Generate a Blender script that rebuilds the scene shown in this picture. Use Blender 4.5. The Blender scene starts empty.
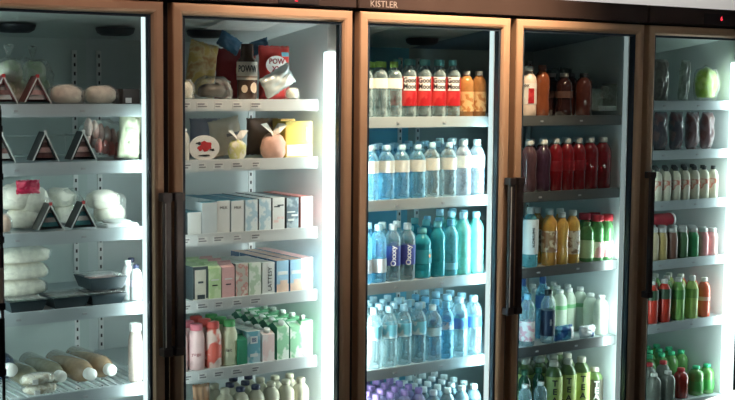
import bpy, bmesh, math, random
from mathutils import Matrix, Vector, noise
random.seed(7)
SC = bpy.context.scene
COL = SC.collection
PI = math.pi

# ------------------------------------------------------------------ camera
FPX = 1298.6
CAM = Vector((-1.0804, -3.66, 1.55))
def cam_axes(yaw=0.6049, pitch=-0.0886, roll=0.009):
    f = Vector((math.sin(yaw)*math.cos(pitch), math.cos(yaw)*math.cos(pitch), math.sin(pitch)))
    r = Vector((math.cos(yaw), -math.sin(yaw), 0)); u = r.cross(f)
    c, s = math.cos(roll), math.sin(roll)
    return c*r+s*u, -s*r+c*u, f
CR, CU, CF = cam_axes()
cd = bpy.data.cameras.new('camera'); cam = bpy.data.objects.new('camera', cd); COL.objects.link(cam)
cd.sensor_width = 36; cd.lens = FPX/735*36; cd.clip_start = .05; cd.clip_end = 60
cam.matrix_world = Matrix(((CR.x, CU.x, -CF.x, CAM.x), (CR.y, CU.y, -CF.y, CAM.y), (CR.z, CU.z, -CF.z, CAM.z), (0, 0, 0, 1)))
SC.camera = cam
def at(px, py, d):
    """world X and Z of a photograph pixel on the vertical plane y = d"""
    q = (px-367.5)/FPX*CR-(py-200)/FPX*CU+CF
    t = (d-CAM.y)/q.y
    return CAM.x+q.x*t, CAM.z+q.z*t

# ------------------------------------------------------------------ world, lights, exposure
SC.view_settings.view_transform = 'Standard'; SC.view_settings.look = 'None'
SC.view_settings.exposure = 0.0; SC.view_settings.gamma = 1.0; SC.view_settings.use_curve_mapping = False
SC.cycles.transparent_max_bounces = 20
SC.cycles.max_bounces = 8
w = bpy.data.worlds.new('room_air'); SC.world = w; w.use_nodes = True
w.node_tree.nodes['Background'].inputs[0].default_value = (.55, .62, .7, 1)
w.node_tree.nodes['Background'].inputs[1].default_value = .03
def lamp(name, kind, loc, target, energy, color, **k):
    l = bpy.data.lights.new(name, kind); o = bpy.data.objects.new(name, l); COL.objects.link(o)
    o.location = loc; o.rotation_euler = (Vector(target)-Vector(loc)).to_track_quat('-Z', 'Y').to_euler()
    l.energy = energy; l.color = color
    for a, v in k.items(): setattr(l, a, v)
    return o
WARM = (1, .62, .36)
for lx, ln, le, lc in ((.30, .8, .55, (1, .58, .48)), (1.30, .8, 3.2, (1, .68, .50)), (1.95, .75, 5.6, (1, .68, .46))):
    lamp('warm_track_lamp', 'AREA', (lx, -.42, 2.30), (lx, 0, 1.74), le, lc, shape='RECTANGLE', size=ln, size_y=.05, spread=.95)
lamp('wall_fill', 'AREA', (3.2, .35, 2.85), (3.2, .85, 2.0), 28, (1, .97, .93), shape='RECTANGLE', size=3.0, size_y=.15)  # added unseen light that brightens the wall above the headers
lamp('counter_fill', 'AREA', (1.95, -1.95, 2.75), (1.95, -1.9, .7), 26, (1, .97, .92), shape='RECTANGLE', size=.6, size_y=.4, spread=.7)  # added fill light, only there to brighten the counter top
lamp('front_fill', 'AREA', (3.4, -3.4, 2.7), (2.2, 0, .9), 3, (.8, .88, 1), shape='RECTANGLE', size=1.2, size_y=.3)  # added unseen fill from the shop side

# ------------------------------------------------------------------ materials
MC = {}
def _new(name):
    m = bpy.data.materials.new(name); m.use_nodes = True
    return m, m.node_tree, m.node_tree.nodes['Principled BSDF']
def mat(name, col, rough=.5, metal=0, noise_amt=.08, scale=30, emit=0, coat=0):
    if name in MC: return MC[name]
    m, t, p = _new(name)
    p.inputs['Roughness'].default_value = rough; p.inputs['Metallic'].default_value = metal
    p.inputs['Coat Weight'].default_value = coat
    n = t.nodes.new('ShaderNodeTexNoise'); n.inputs['Scale'].default_value = scale; n.inputs['Detail'].default_value = 3
    tc = t.nodes.new('ShaderNodeTexCoord'); t.links.new(tc.outputs['Object'], n.inputs['Vector'])
    r = t.nodes.new('ShaderNodeValToRGB')
    a = [max(0, c*(1-noise_amt)) for c in col]; b = [min(1, c*(1+noise_amt)) for c in col]
    r.color_ramp.elements[0].color = (*a, 1); r.color_ramp.elements[1].color = (*b, 1)
    r.color_ramp.elements[0].position = .3; r.color_ramp.elements[1].position = .7
    t.links.new(n.outputs['Fac'], r.inputs['Fac']); t.links.new(r.outputs['Color'], p.inputs['Base Color'])
    if emit:
        p.inputs['Emission Color'].default_value = (*col, 1); p.inputs['Emission Strength'].default_value = emit
    MC[name] = m; return m
def clear(name, tint, lo=.18, hi=.85, surf=None, rough=.07, trans=None):
    """thin clear plastic: see-through in the middle, denser and glossier at the rim"""
    if name in MC: return MC[name]
    m, t, p = _new(name)
    p.inputs['Base Color'].default_value = (*(surf or tint), 1); p.inputs['Roughness'].default_value = rough
    p.inputs['Coat Weight'].default_value = 1.0; p.inputs['Coat Roughness'].default_value = .04
    tr = t.nodes.new('ShaderNodeBsdfTransparent'); tr.inputs['Color'].default_value = (*(trans or tint), 1)
    lw = t.nodes.new('ShaderNodeLayerWeight'); lw.inputs['Blend'].default_value = .45
    n = t.nodes.new('ShaderNodeTexNoise'); n.inputs['Scale'].default_value = 55
    tc = t.nodes.new('ShaderNodeTexCoord'); t.links.new(tc.outputs['Object'], n.inputs['Vector'])
    mr = t.nodes.new('ShaderNodeMapRange'); mr.inputs['To Min'].default_value = lo; mr.inputs['To Max'].default_value = hi
    ad = t.nodes.new('ShaderNodeMath'); ad.operation = 'MULTIPLY_ADD'; ad.inputs[1].default_value = .5; 
    t.links.new(lw.outputs['Facing'], mr.inputs['Value'])
    s = t.nodes.new('ShaderNodeMath'); s.operation = 'SUBTRACT'; s.inputs[1].default_value = .5; t.links.new(n.outputs['Fac'], s.inputs[0])
    t.links.new(s.outputs[0], ad.inputs[0]); t.links.new(mr.outputs['Result'], ad.inputs[2]); ad.use_clamp = True
    mx = t.nodes.new('ShaderNodeMixShader'); out = t.nodes['Material Output']
    t.links.new(ad.outputs[0], mx.inputs[0]); t.links.new(tr.outputs[0], mx.inputs[1]); t.links.new(p.outputs[0], mx.inputs[2])
    t.links.new(mx.outputs[0], out.inputs['Surface'])
    MC[name] = m; return m
def pane_glass():
    m, t, p = _new('door_glass')
    tr = t.nodes.new('ShaderNodeBsdfTransparent'); tr.inputs['Color'].default_value = (.94, .98, .975, 1)
    gl = t.nodes.new('ShaderNodeBsdfGlossy'); gl.inputs['Roughness'].default_value = .03
    fr = t.nodes.new('ShaderNodeFresnel'); fr.inputs['IOR'].default_value = 1.35
    mx = t.nodes.new('ShaderNodeMixShader')
    ge = t.nodes.new('ShaderNodeNewGeometry'); sb = t.nodes.new('ShaderNodeMath'); sb.operation = 'SUBTRACT'; sb.use_clamp = True
    t.links.new(fr.outputs[0], sb.inputs[0]); t.links.new(ge.outputs['Backfacing'], sb.inputs[1])
    t.links.new(sb.outputs[0], mx.inputs[0]); t.links.new(tr.outputs[0], mx.inputs[1]); t.links.new(gl.outputs[0], mx.inputs[2])
    t.links.new(mx.outputs[0], t.nodes['Material Output'].inputs['Surface'])
    return m
def lamp_mat(name, col, s):
    m = bpy.data.materials.new(name); m.use_nodes = True; t = m.node_tree; t.nodes.clear()
    e = t.nodes.new('ShaderNodeEmission'); e.inputs[0].default_value = (*col, 1); e.inputs[1].default_value = s
    o = t.nodes.new('ShaderNodeOutputMaterial'); t.links.new(e.outputs[0], o.inputs[0]); return m
def splotch(name, a, b, scale=12, rough=.4, c=None):
    """two or three printed colours in irregular patches"""
    if name in MC: return MC[name]
    m, t, p = _new(name); p.inputs['Roughness'].default_value = rough
    n = t.nodes.new('ShaderNodeTexNoise'); n.inputs['Scale'].default_value = scale; n.inputs['Detail'].default_value = 2
    tc = t.nodes.new('ShaderNodeTexCoord'); t.links.new(tc.outputs['Object'], n.inputs['Vector'])
    r = t.nodes.new('ShaderNodeValToRGB'); e = r.color_ramp.elements
    e[0].color = (*a, 1); e[0].position = .46; e[1].color = (*b, 1); e[1].position = .52
    if c:
        k = e.new(.62); k.color = (*c, 1)
    t.links.new(n.outputs['Fac'], r.inputs['Fac']); t.links.new(r.outputs['Color'], p.inputs['Base Color'])
    MC[name] = m; return m

FRAME = mat('bronze_door_frame', (.56, .37, .23), .36, .35, .04, 9)
HEAD = mat('brown_header_panel', (.055, .037, .03), .4, .3, .06, 8)
BLACK = mat('black_rubber', (.012, .008, .008), .6)
HANDLE = mat('dark_steel_handle', (.12, .10, .095), .3, .8)
HEDGE = mat('painted_handle_highlight', (.86, .82, .76), .3, .1)  # pale colour that paints a highlight on the handle
LINER = mat('white_cabinet_liner', (.60, .66, .66), .5, 0, .03, 6)
LINERT = mat('teal_grey_liner', (.54, .63, .61), .5, 0, .03, 6)
LINERD = mat('unlit_blue_liner', (.10, .17, .22), .5, 0, .05, 6)  # dark version of the liner, shade of the unlit roof put into the colour
LIP = mat('grey_shelf_lip', (.46, .53, .55), .4, .1, .03, 10)
LIPW = mat('white_price_rail', (.58, .61, .61), .35, 0, .04, 14)
LIPD = mat('unlit_steel_lip', (.13, .14, .14), .35, .3, .05, 14)  # lack of light behind the fourth door put into a darker colour
WHITE = mat('white_plastic', (.82, .83, .82), .4)
INK = mat('black_ink', (.02, .02, .022), .5)
GREYINK = mat('faded_grey_print', (.22, .22, .24), .5)

# ------------------------------------------------------------------ mesh helpers
class MB:
    def __init__(s): s.bm = bmesh.new()
    def box(s, x0, x1, y0, y1, z0, z1, mi=0, bevel=0):
        r = bmesh.ops.create_cube(s.bm, size=1)
        vs = r['verts']
        for v in vs: v.co = Vector(((x0+x1)/2+v.co.x*(x1-x0), (y0+y1)/2+v.co.y*(y1-y0), (z0+z1)/2+v.co.z*(z1-z0)))
        fs = {f for v in vs for f in v.link_faces}
        for f in fs: f.material_index = mi
        if bevel:
            es = list({e for v in vs for e in v.link_edges})
            bmesh.ops.bevel(s.bm, geom=es, offset=bevel, segments=2, affect='EDGES', material=-1)
        return s
    def quad(s, pts, mi=0):
        f = s.bm.faces.new([s.bm.verts.new(p) for p in pts]); f.material_index = mi; return s
    def lathe(s, prof, seg=18, mi=0, smooth=True, sq=0, cx=0, cy=0):
        """prof = [(radius, z)...]; sq>0 makes the section squarer"""
        rings = []
        for r, z in prof:
            if r < 1e-5: rings.append([s.bm.verts.new((cx, cy, z))]); continue
            ring = []
            for i in range(seg):
                a = 2*PI*i/seg+PI/seg; c, n = math.cos(a), math.sin(a)
                if sq:
                    e = 2/(2+sq); c, n = math.copysign(abs(c)**e, c), math.copysign(abs(n)**e, n)
                ring.append(s.bm.verts.new((cx+r*c, cy+r*n, z)))
            rings.append(ring)
        for a, b in zip(rings, rings[1:]):
            for i in range(seg):
                j = (i+1) % seg
                if len(a) == 1 and len(b) == 1: break
                if len(a) == 1: f = s.bm.faces.new((a[0], b[j], b[i]))
                elif len(b) == 1: f = s.bm.faces.new((a[i], a[j], b[0]))
                else: f = s.bm.faces.new((a[i], a[j], b[j], b[i]))
                f.material_index = mi; f.smooth = smooth
        return s
    def tube(s, pts, r, seg=6, mi=0):
        for a, b in zip(pts, pts[1:]):
            a, b = Vector(a), Vector(b); d = (b-a); q = d.to_track_quat('Z', 'Y')
            n0 = len(s.bm.verts)
            res = bmesh.ops.create_cone(s.bm, cap_ends=True, segments=seg, radius1=r, radius2=r, depth=d.length)
            for v in res['verts']: v.co = q @ v.co+(a+b)/2
            for f in {f for v in res['verts'] for f in v.link_faces}: f.material_index = mi; f.smooth = True
        return s
    def blob(s, cx, cy, cz, rx, ry, rz, lump=.15, sc=3, seed=0, pw=1.0, mi=0, flat=True):
        r = bmesh.ops.create_icosphere(s.bm, subdivisions=3, radius=1)
        for v in r['verts']:
            n = v.co.normalized()
            k = 1+lump*noise.noise(n*sc+Vector((seed*7.3, seed*1.7, seed*3.1)))*1.6
            c = Vector([math.copysign(abs(t)**pw, t) for t in n])*k
            if flat and c.z < -.75: c.z = -.75-(c.z+.75)*.15
            v.co = Vector((cx+c.x*rx, cy+c.y*ry, cz+c.z*rz))
        for f in {f for v in r['verts'] for f in v.link_faces}: f.material_index = mi; f.smooth = True
        return s
    def pillow(s, w, h, t, mi=0, nz=.003, seed=0, n=14):
        """inflated pouch standing upright in the XZ plane, crimped top and bottom"""
        g = {}
        for side in (-1, 1):
            for i in range(n+1):
                for j in range(n+1):
                    u, v = i/n*2-1, j/n*2-1
                    edge = i in (0, n) or j in (0, n)
                    if edge and side == 1: g[1, i, j] = g[-1, i, j]; continue
                    th = t/2*(1-abs(u)**3)**.6*(1-abs(v)**4)**.8
                    k = noise.noise(Vector((u*2.3+seed, v*2.9-seed, side*1.3)))*nz*3
                    wx = w/2*(1-.07*(1-abs(v))**.5*0)*(1-.05*math.cos(v*PI/2)); jag = nz*.6*math.sin(u*19+seed) if j in (0, n) else 0
                    g[side, i, j] = s.bm.verts.new((u*wx, side*th+k, h/2+v*h/2+jag))
        for side in (-1, 1):
            for i in range(n):
                for j in range(n):
                    q = [g[side, i, j], g[side, i+1, j], g[side, i+1, j+1], g[side, i, j+1]]
                    if side == 1: q.reverse()
                    f = s.bm.faces.new(q); f.material_index = mi; f.smooth = True
        return s
    def xform(s, M):
        bmesh.ops.transform(s.bm, matrix=M, verts=s.bm.verts); return s
    def build(s, name, mats, parent=None):
        me = bpy.data.meshes.new(name)
        bmesh.ops.recalc_face_normals(s.bm, faces=s.bm.faces)
        s.bm.to_mesh(me); s.bm.free()
        for m in (mats if isinstance(mats, (list, tuple)) else [mats]): me.materials.append(m)
        o = bpy.data.objects.new(name, me); COL.objects.link(o)
        if parent: o.parent = parent
        return o
def text_mesh(body, size, extrude=.0004, bold=0):
    c = bpy.data.curves.new('lettering', 'FONT'); c.body = body; c.size = size; c.extrude = extrude; c.offset = bold
    c.align_x = 'CENTER'; c.align_y = 'CENTER'; c.resolution_u = 2
    o = bpy.data.objects.new('lettering', c); COL.objects.link(o)
    dg = bpy.context.evaluated_depsgraph_get(); me = bpy.data.meshes.new_from_object(o.evaluated_get(dg))
    COL.objects.unlink(o); bpy.data.objects.remove(o); return me
def lettering(body, size, m, parent, x=0, y=0, z=0, bend=0, vertical=False, xs=1.0, off=.0012, face=0, bold=0):
    """flat letters facing -y; bend=radius wraps them round a bottle; face rotates them about z"""
    me = text_mesh(body, size, bold=bold)
    for v in me.vertices:
        p = v.co.copy()
        if vertical: p = Vector((-p.y, p.x, p.z))
        px, pz, pd = p.x*xs, p.y, p.z
        if bend:
            a = px/bend+face; R = bend+off+pd
            v.co = (x+R*math.sin(a), y-R*math.cos(a), z+pz)
        else: v.co = (x+px, y-off-pd, z+pz)
    me.materials.clear(); me.materials.append(m)
    o = bpy.data.objects.new('lettering', me); COL.objects.link(o); o.parent = parent; return o
def empty(name, loc=(0, 0, 0), rz=0):
    o = bpy.data.objects.new(name, None); COL.objects.link(o); o.location = loc; o.rotation_euler = (0, 0, rz)
    o.empty_display_size = .05; return o
def kids(o): return [c for c in COL.objects if c.parent == o]
CH = {}
def copy_tree(o, parent=None):
    c = o.copy(); COL.objects.link(c); c.parent = parent
    if o not in CH: CH[o] = kids(o)
    for k in CH[o]: copy_tree(k, c)
    return c
def structure(o, kind='structure'): o['kind'] = kind; return o

# ------------------------------------------------------------------ room
structure(MB().box(-4, 8, -6, 1.0, -.05, 0).build('floor', mat('dark_floor_tiles', (.09, .085, .08), .35, 0, .2, 3)))
structure(MB().box(-4, 8, .82, .9, 0, 3).build('wall_back', mat('white_wall_paint', (.80, .79, .77), .7, 0, .02, 3)))
structure(MB().box(-4, 8, -6, 1.0, 3.0, 3.06).build('ceiling', mat('ceiling_paint', (.5, .48, .45), .7, 0, .02, 3)))

# ------------------------------------------------------------------ refrigerators
W = .7
BOT = {1: .36, 2: .36, 3: .235, 4: .225, 5: .19}
SHELF = {1: [1.484, 1.309, 1.10, .862, .602], 2: [1.498, 1.30, 1.057, .838, .603], 3: [1.437, 1.143, .846, .535],
         4: [1.437, 1.143, .849, .538], 5: [1.494, 1.285, 1.07, .817, .545]}
BOT = {1: .36, 2: .36, 3: .235, 4: .225, 5: .19}
SET = {1: .105, 2: .13, 3: .105, 4: .105, 5: .13}
for _k in (1, 3, 4): SHELF[_k] = [z-(1.55-z)*.025/3.74 for z in SHELF[_k]]
BACK = .65
glass = pane_glass()
GASK = mat('blue_black_gasket', (.02, .035, .05), .4)
def door(unit, k, side):
    """k = 0..4 from the left; side = -1 handle left, 1 handle right"""
    x0, x1, z0, z1 = k*W+.015, (k+1)*W-.015, .12, 1.797
    d = empty('door', (0, 0, 0)); d.parent = unit
    prof = [(0, .036), (0, .006), (.003, .001), (.008, 0), (.024, -.001), (.032, .002), (.038, .010), (.039, .036)]
    m = MB(); rings = []
    for u, y in prof: rings.append([m.bm.verts.new(p) for p in ((x0+u, y, z0+u), (x1-u, y, z0+u), (x1-u, y, z1-u), (x0+u, y, z1-u))])
    rings.append(rings[0])
    for a, b in zip(rings, rings[1:]):
        for i in range(4): m.bm.faces.new((a[i], a[(i+1) % 4], b[(i+1) % 4], b[i]))
    m.build('door_frame', FRAME, d)
    u = .039; v = .047; g = MB()
    for a in ((x0+u, x0+v, z0+u, z1-u), (x1-v, x1-u, z0+u, z1-u), (x0+v, x1-v, z0+u, z0+v), (x0+v, x1-v, z1-v, z1-u)):
        g.box(a[0], a[1], .012, .030, a[2], a[3])
    g.build('gasket', GASK, d)
    MB().box(x0+v, x1-v, .016, .021, z0+v, z1-v).build('glass_pane', glass, d)
    hx = (x1-.007) if side > 0 else (x0+.004)
    h = MB().box(hx-.013, hx+.013, -.036, -.020, .71, 1.205, bevel=.003)
    for zz in (.70, 1.185): h.box(hx-.016, hx+.016, -.038, -.0012, zz, zz+.026, bevel=.002)
    ho = h.build('handle', HANDLE, d)
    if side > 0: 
        e = MB().box(hx-.0095, hx-.0062, -.0372, -.0362, .73, 1.18).build('handle_highlight', HEDGE, d)  # thin pale strip standing in for the highlight along the handle
        e['label'] = 'painted highlight on edge of handle'
    return d
STRIP = {  # gap: visible strip on the left-facing side (strength, z range), hidden corner lamps facing left and right (strength, z range)
    0: (0, 0, 0, 0, 0, 0, 34, .2, 1.56), 1: (1.3, .2, 1.76, 40, .2, 1.42, 9, .2, 1.2), 2: (5, .2, 1.66, 36, .2, 1.60, 92, .2, 1.30),
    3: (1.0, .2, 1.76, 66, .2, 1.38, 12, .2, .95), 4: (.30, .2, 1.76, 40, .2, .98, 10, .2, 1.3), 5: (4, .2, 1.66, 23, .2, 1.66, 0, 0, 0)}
TINT = {0: (.86, .98, .96), 1: (.86, .98, .96), 2: (.95, 1, .98), 3: (.55, .88, 1), 4: (.85, 1, .98), 5: (.88, 1, .96)}
LT = {}
def unit(a, b, label, sides):
    """refrigerator spanning doors a..b-1"""
    u = empty('display_refrigerator', (0, 0, 0)); u['label'] = label; u['category'] = 'refrigerator'; u['group'] = 'tall glass door refrigerators'
    X0, X1 = a*W+.004, b*W-.004
    for i, k in enumerate(range(a, b)):
        door(u, k, sides[i])
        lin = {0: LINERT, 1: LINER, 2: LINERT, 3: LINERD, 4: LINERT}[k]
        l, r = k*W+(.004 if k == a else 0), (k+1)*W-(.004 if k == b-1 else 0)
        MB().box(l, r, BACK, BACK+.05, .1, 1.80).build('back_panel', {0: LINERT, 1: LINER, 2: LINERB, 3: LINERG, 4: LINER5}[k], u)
        # sloping air duct cover under the roof, fan opening in it
        m = MB(); s0 = SET[k+1]
        for p in (((l, s0+.02, 1.765), (r, s0+.02, 1.765), (r, BACK, 1.70), (l, BACK, 1.70)), ((l, s0+.02, 1.80), (r, s0+.02, 1.80), (r, s0+.02, 1.765), (l, s0+.02, 1.765))): m.quad(p)
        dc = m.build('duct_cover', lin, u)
        yy = .40; zz = 1.765-.065*(yy-s0-.02)/(BACK-s0-.02)
        for fx in FAN[k]:
            f = MB().lathe([(.0, -.028), (.045, -.026), (.060, -.018), (.066, 0)], 24).build('fan_guard', mat('black_fan_guard', (.015, .02, .025), .5), u)
            f.location = (fx, yy, zz)
        if k in (1, 2):
            ca, cb_ = ((.98, 1.20), (1.43, 1.66))[k-1]; pc = MB()
            pc.quad([(ca, s0+.03, 1.758), (cb_, s0+.03, 1.758), (cb_, .30, 1.732), (ca, .30, 1.732)]).quad([(ca, s0+.03, 1.758), (cb_, s0+.03, 1.758), (cb_, s0+.03, 1.762), (ca, s0+.03, 1.762)])
            pc.build('ceiling_cover', WHITE, u)
        # shelves
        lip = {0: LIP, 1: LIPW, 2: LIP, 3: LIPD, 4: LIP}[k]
        sl, sr = k*W+(.024 if k in (0, 2, 4) else .012), (k+1)*W-(.07, .012, .024)[{1: 0, 0: 1, 2: 1}.get(k, 2)]
        
        for n, z in enumerate(SHELF[k+1]+[BOT[k+1]]):
            s = MB()
            if k == 0 and n >= 4:
                for q in range(26):
                    xx = sl+(sr-sl)*q/25; s.box(xx-.0025, xx+.0025, s0+.012, BACK-.02, z-.007, z-.003)
                for yq in (.2, .35, .5): s.box(sl, sr, s0+.0+yq-.08, s0+yq-.074, z-.012, z-.0071)
            else: s.box(sl, sr, s0+.012, BACK-.012, z-.014, z-.004)
            so = s.build('shelf', LIP if k != 1 else LINER, u)
            hh = .040 if n < 5 else .05
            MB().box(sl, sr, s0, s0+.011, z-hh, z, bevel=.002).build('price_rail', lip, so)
            if k == 1 and n < 5:
                xs = [.05, .11, .17, .23, .30, .37]
                for q, xx in enumerate(xs):
                    wd = (.03, .036, .042)[(q+n) % 3]
                    t = MB().box(sl+xx-wd/2, sl+xx+wd/2, s0-.002, s0-.0003, z-.031, z-.010)
                    for rr in range(2):
                        t.box(sl+xx-wd*.4, sl+xx+wd*(.2+.2*((q+rr) % 2)), s0-.0025, s0-.0019, z-.018-rr*.008, z-.0135-rr*.008, mi=1)
                    t.build('price_label', [mat('clear_tag_paper', (.66, .67, .66), .4), GREYINK], so)
            elif k != 1 and n < 5:
                for q in range(2): MB().box(sl+.22+.21*q, sl+.235+.21*q, s0-.004, s0-.0003, z-.025, z-.018, bevel=.001).build('rail_clip', mat('grey_clip', (.4, .42, .44), .4), so)
        if k == 3:
            for q in range(5): MB().box(2.60+q*.045, 2.612+q*.045, BACK-.02, BACK-.008, 1.24, 1.44).build('back_slat', WHITE, u)
    # slotted strips on the back panel, mullions, sides
    for g in range(a, b+1):
        x = g*W
        for e in ((-.045,) if g == b else (.045,) if g == a else (-.045, .045)):
            p = MB().box(x+e-.009, x+e+.009, BACK-.006, BACK-.0003, .2, 1.66)
            for q in range(46): p.box(x+e-.003, x+e+.003, BACK-.0075, BACK-.0062, .24+q*.031, .252+q*.031, mi=1)
            p.build('slotted_strip', [WHITE, INK], u)
        w0 = x-.055 if g > a else X0; w1 = x+.05 if g < b else X1
        w0, w1 = max(w0, X0), min(w1, X1)
        yb = SETG[g]-.004; c = .02
        m = MB().box(w0, w1, .040, .044, .12, 1.80, mi=1)
        cl, cr = (c if g > a else 0), (c if g < b else 0)
        pl = [(w0, .0445), (w1, .0445), (w1, yb-cr), (w1-cr, yb), (w0+cl, yb), (w0, yb-cl)]
        pl = [q for n_, q in enumerate(pl) if q != pl[n_-1]]
        lo_ = [m.bm.verts.new((q[0], q[1], .12)) for q in pl]; hi_ = [m.bm.verts.new((q[0], q[1], 1.76)) for q in pl]
        m.bm.faces.new(lo_); m.bm.faces.new(hi_)
        for n_ in range(len(pl)): m.bm.faces.new((lo_[n_-1], lo_[n_], hi_[n_], hi_[n_-1]))
        mo = m.build('mullion', [WHITE, BLACK], u)
        L = STRIP[g]
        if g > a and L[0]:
            MB().box(w0-.006, w0-.0005, .048, yb-.006, L[1], L[2], bevel=.002).build('light_glow_strip', lm(g, 0, L[0]), mo)  # weak glow at gap four paints lit white plastic, no lamp there
        if g > a and L[3]:
            MB().quad([(w0-.001, yb-c+.001, L[4]), (w0-.001+c, yb+.001, L[4]), (w0-.001+c, yb+.001, L[5]), (w0-.001, yb-c+.001, L[5])]).build('corner_lamp', lm(g, 1, L[3]), mo)
        if g < b and L[6]:
            MB().quad([(w1+.001, yb-c+.001, L[7]), (w1+.001-c, yb+.001, L[7]), (w1+.001-c, yb+.001, L[8]), (w1+.001, yb-c+.001, L[8])]).build('corner_lamp', lm(g, 2, L[6]), mo)
    MB().box(X0, X0+.02, .0445, BACK, .1, 1.80).build('side_panel', LINER, u) if a == 0 else None
    if b in (2, 4, 5): MB().box(X1-.018, X1, SETG[b], BACK, .1, 1.80).build('side_panel', LINER, u)
    if a in (2, 4): MB().box(X0, X0+.018, SETG[a], BACK, .1, 1.80).build('side_panel', LINERT, u)
    hd = MB().box(X0, X1, -.004, .70, 1.806, 1.875, bevel=.003).build('header', HEAD, u)
    MB().box(X0, X1, .03, .70, .03, .12).build('base_plinth', BLACK, u)
    MB().box(X0+.01, X1-.01, .036, .07, 1.797, 1.806).build('top_seal', BLACK, u)
    MB().box(X0, X1, .701, .74, .1, 1.875).build('outer_back', HEAD, u)
    return u
LINER5 = mat('teal_liner', (.34, .54, .50), .5, 0, .05, 6)
LINERB = mat('blue_lit_liner', (.16, .50, .66), .5, 0, .05, 6)  # blue light of the interior put into the base colour
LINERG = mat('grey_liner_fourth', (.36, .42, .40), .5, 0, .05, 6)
SETG = {0: .08, 1: .078, 2: .122, 3: .078, 4: .078, 5: .122}
FAN = {0: (.36, .76-.06+.04), 1: (1.09,), 2: (2.05,), 3: (), 4: ()}
FAN[0] = (.359, .70-.0)
FAN[1] = (1.034,); FAN[2] = (1.977,)
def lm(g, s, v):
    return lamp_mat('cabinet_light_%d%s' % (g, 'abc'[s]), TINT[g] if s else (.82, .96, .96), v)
u1 = unit(0, 2, 'bronze framed refrigerator with the two leftmost glass doors', (1, -1))
u2 = unit(2, 4, 'bronze framed refrigerator with the third and fourth glass doors', (1, -1))
u3 = unit(4, 5, 'dark framed refrigerator at the right with red digit on its header', (-1,))
# controller displays and the maker's lettering on the headers
def display(u, x, wd):
    d = MB().box(x-wd/2, x+wd/2, -.0075, -.0042, 1.811, 1.855, bevel=.001).build('control_display', BLACK, u)
    return d
RED = lamp_mat('red_digit', (1, .03, .06), 2.2)
d1 = display(u1, at(298, 4, 0)[0], .155); lettering('2', .026, RED, d1, at(295, 1, 0)[0], -.0078, 1.826)
d3 = display(u3, at(716, 18, 0)[0], .16); lettering('6', .026, RED, d3, at(720, 19, 0)[0], -.0078, at(720, 19, 0)[1])
lettering('KISTLER', .031, mat('silver_letters', (.42, .38, .34), .3, .3), u2, at(383, 5, 0)[0], -.0045, at(383, 4.6, 0)[1], xs=1.05)

# ------------------------------------------------------------------ register of things and labels
REG = []
def reg(o, desc, cat, door, shelf, row=1, group=None, label=None):
    REG.append(dict(o=o, desc=desc, cat=cat, door=door, shelf=shelf, row=row, group=group, label=label)); return o
DOORW = {1: 'leftmost', 2: 'second', 3: 'middle', 4: 'fourth', 5: 'rightmost'}
SHW = ['top', 'second', 'third', 'fourth', 'fifth', 'bottom']
NTH = ['leftmost', 'second', 'third', 'fourth', 'fifth', 'sixth', 'seventh', 'eighth', 'ninth', 'tenth', 'eleventh', 'twelfth']
ROWW = ['front', 'second', 'third', 'fourth', 'rear']
def wbox(o):
    bpy.context.view_layer.update()
    pts = [k.matrix_world @ Vector(c) for k in [o]+kids(o)+[g for c in kids(o) for g in kids(c)] if k.type == 'MESH' for c in k.bound_box]
    return [min(q[i] for q in pts) for i in range(3)], [max(q[i] for q in pts) for i in range(3)]
XL = {k+1: (k*W+(.025 if k in (0, 2, 4) else .013), (k+1)*W-(.07, .013, .025)[{1: 0, 0: 1, 2: 1}.get(k, 2)]) for k in range(5)}
def keep_in(o, door):
    lo, hi = wbox(o); a, b = XL[door]
    if hi[1] > BACK-.013: o.location.y -= hi[1]-BACK+.013
    if lo[1] < SET[door]+.0125: o.location.y += SET[door]+.0125-lo[1]
    if lo[0] < a: o.location.x += a-lo[0]
    if hi[0] > b: o.location.x -= hi[0]-b
def surf(door, sh): return (SHELF[door]+[BOT[door]])[sh-1]-(.0025 if door == 1 and sh > 4 else .004)

# ------------------------------------------------------------------ product builders (origin at the base, front towards -y)
def cyl(m, r, z0, z1, seg=16, ribs=False):
    m.lathe([(0, z0), (r*.96, z0), (r, z0+.001), (r, z1-.0015), (r*.9, z1), (0, z1)], seg); return m
PROF = {
 'water': [(0, 0), (.80, 0), (.96, .02), (1, .05), (1, .14), (.95, .16), (1, .18), (1, .27), (.95, .29), (1, .31), (1, .38), (.97, .40), (.97, .66), (1, .68), (.98, .73), (.86, .79), (.62, .845), (.45, .88), (.42, .915)],
 'slim': [(0, 0), (.85, 0), (1, .03), (1, .30), (.94, .36), (1, .42), (1, .70), (.92, .77), (.68, .84), (.46, .88), (.42, .91)],
 'juice': [(0, 0), (.85, 0), (1, .03), (1, .20), (.92, .34), (.94, .45), (1, .56), (1, .70), (.88, .79), (.55, .86), (.42, .89), (.42, .92)],
 'round': [(0, 0), (.85, 0), (1, .03), (1, .58), (1, .70), (.92, .78), (.68, .86), (.46, .89), (.44, .92)],
 'milk': [(0, 0), (.88, 0), (1, .03), (1, .62), (.98, .70), (.86, .78), (.74, .83), (.72, .88)],
 'jar': [(0, 0), (.9, 0), (1, .04), (1, .66), (.92, .76), (.72, .84), (.68, .88)],
 'soda': [(0, 0), (.7, 0), (.92, .03), (1, .08), (1, .22), (.86, .34), (.90, .44), (1, .54), (.98, .66), (.80, .76), (.5, .86), (.4, .89), (.4, .92)],
}
CAPR = {'water': .48, 'slim': .49, 'juice': .52, 'round': .50, 'milk': .80, 'jar': .76, 'soda': .46}
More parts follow.
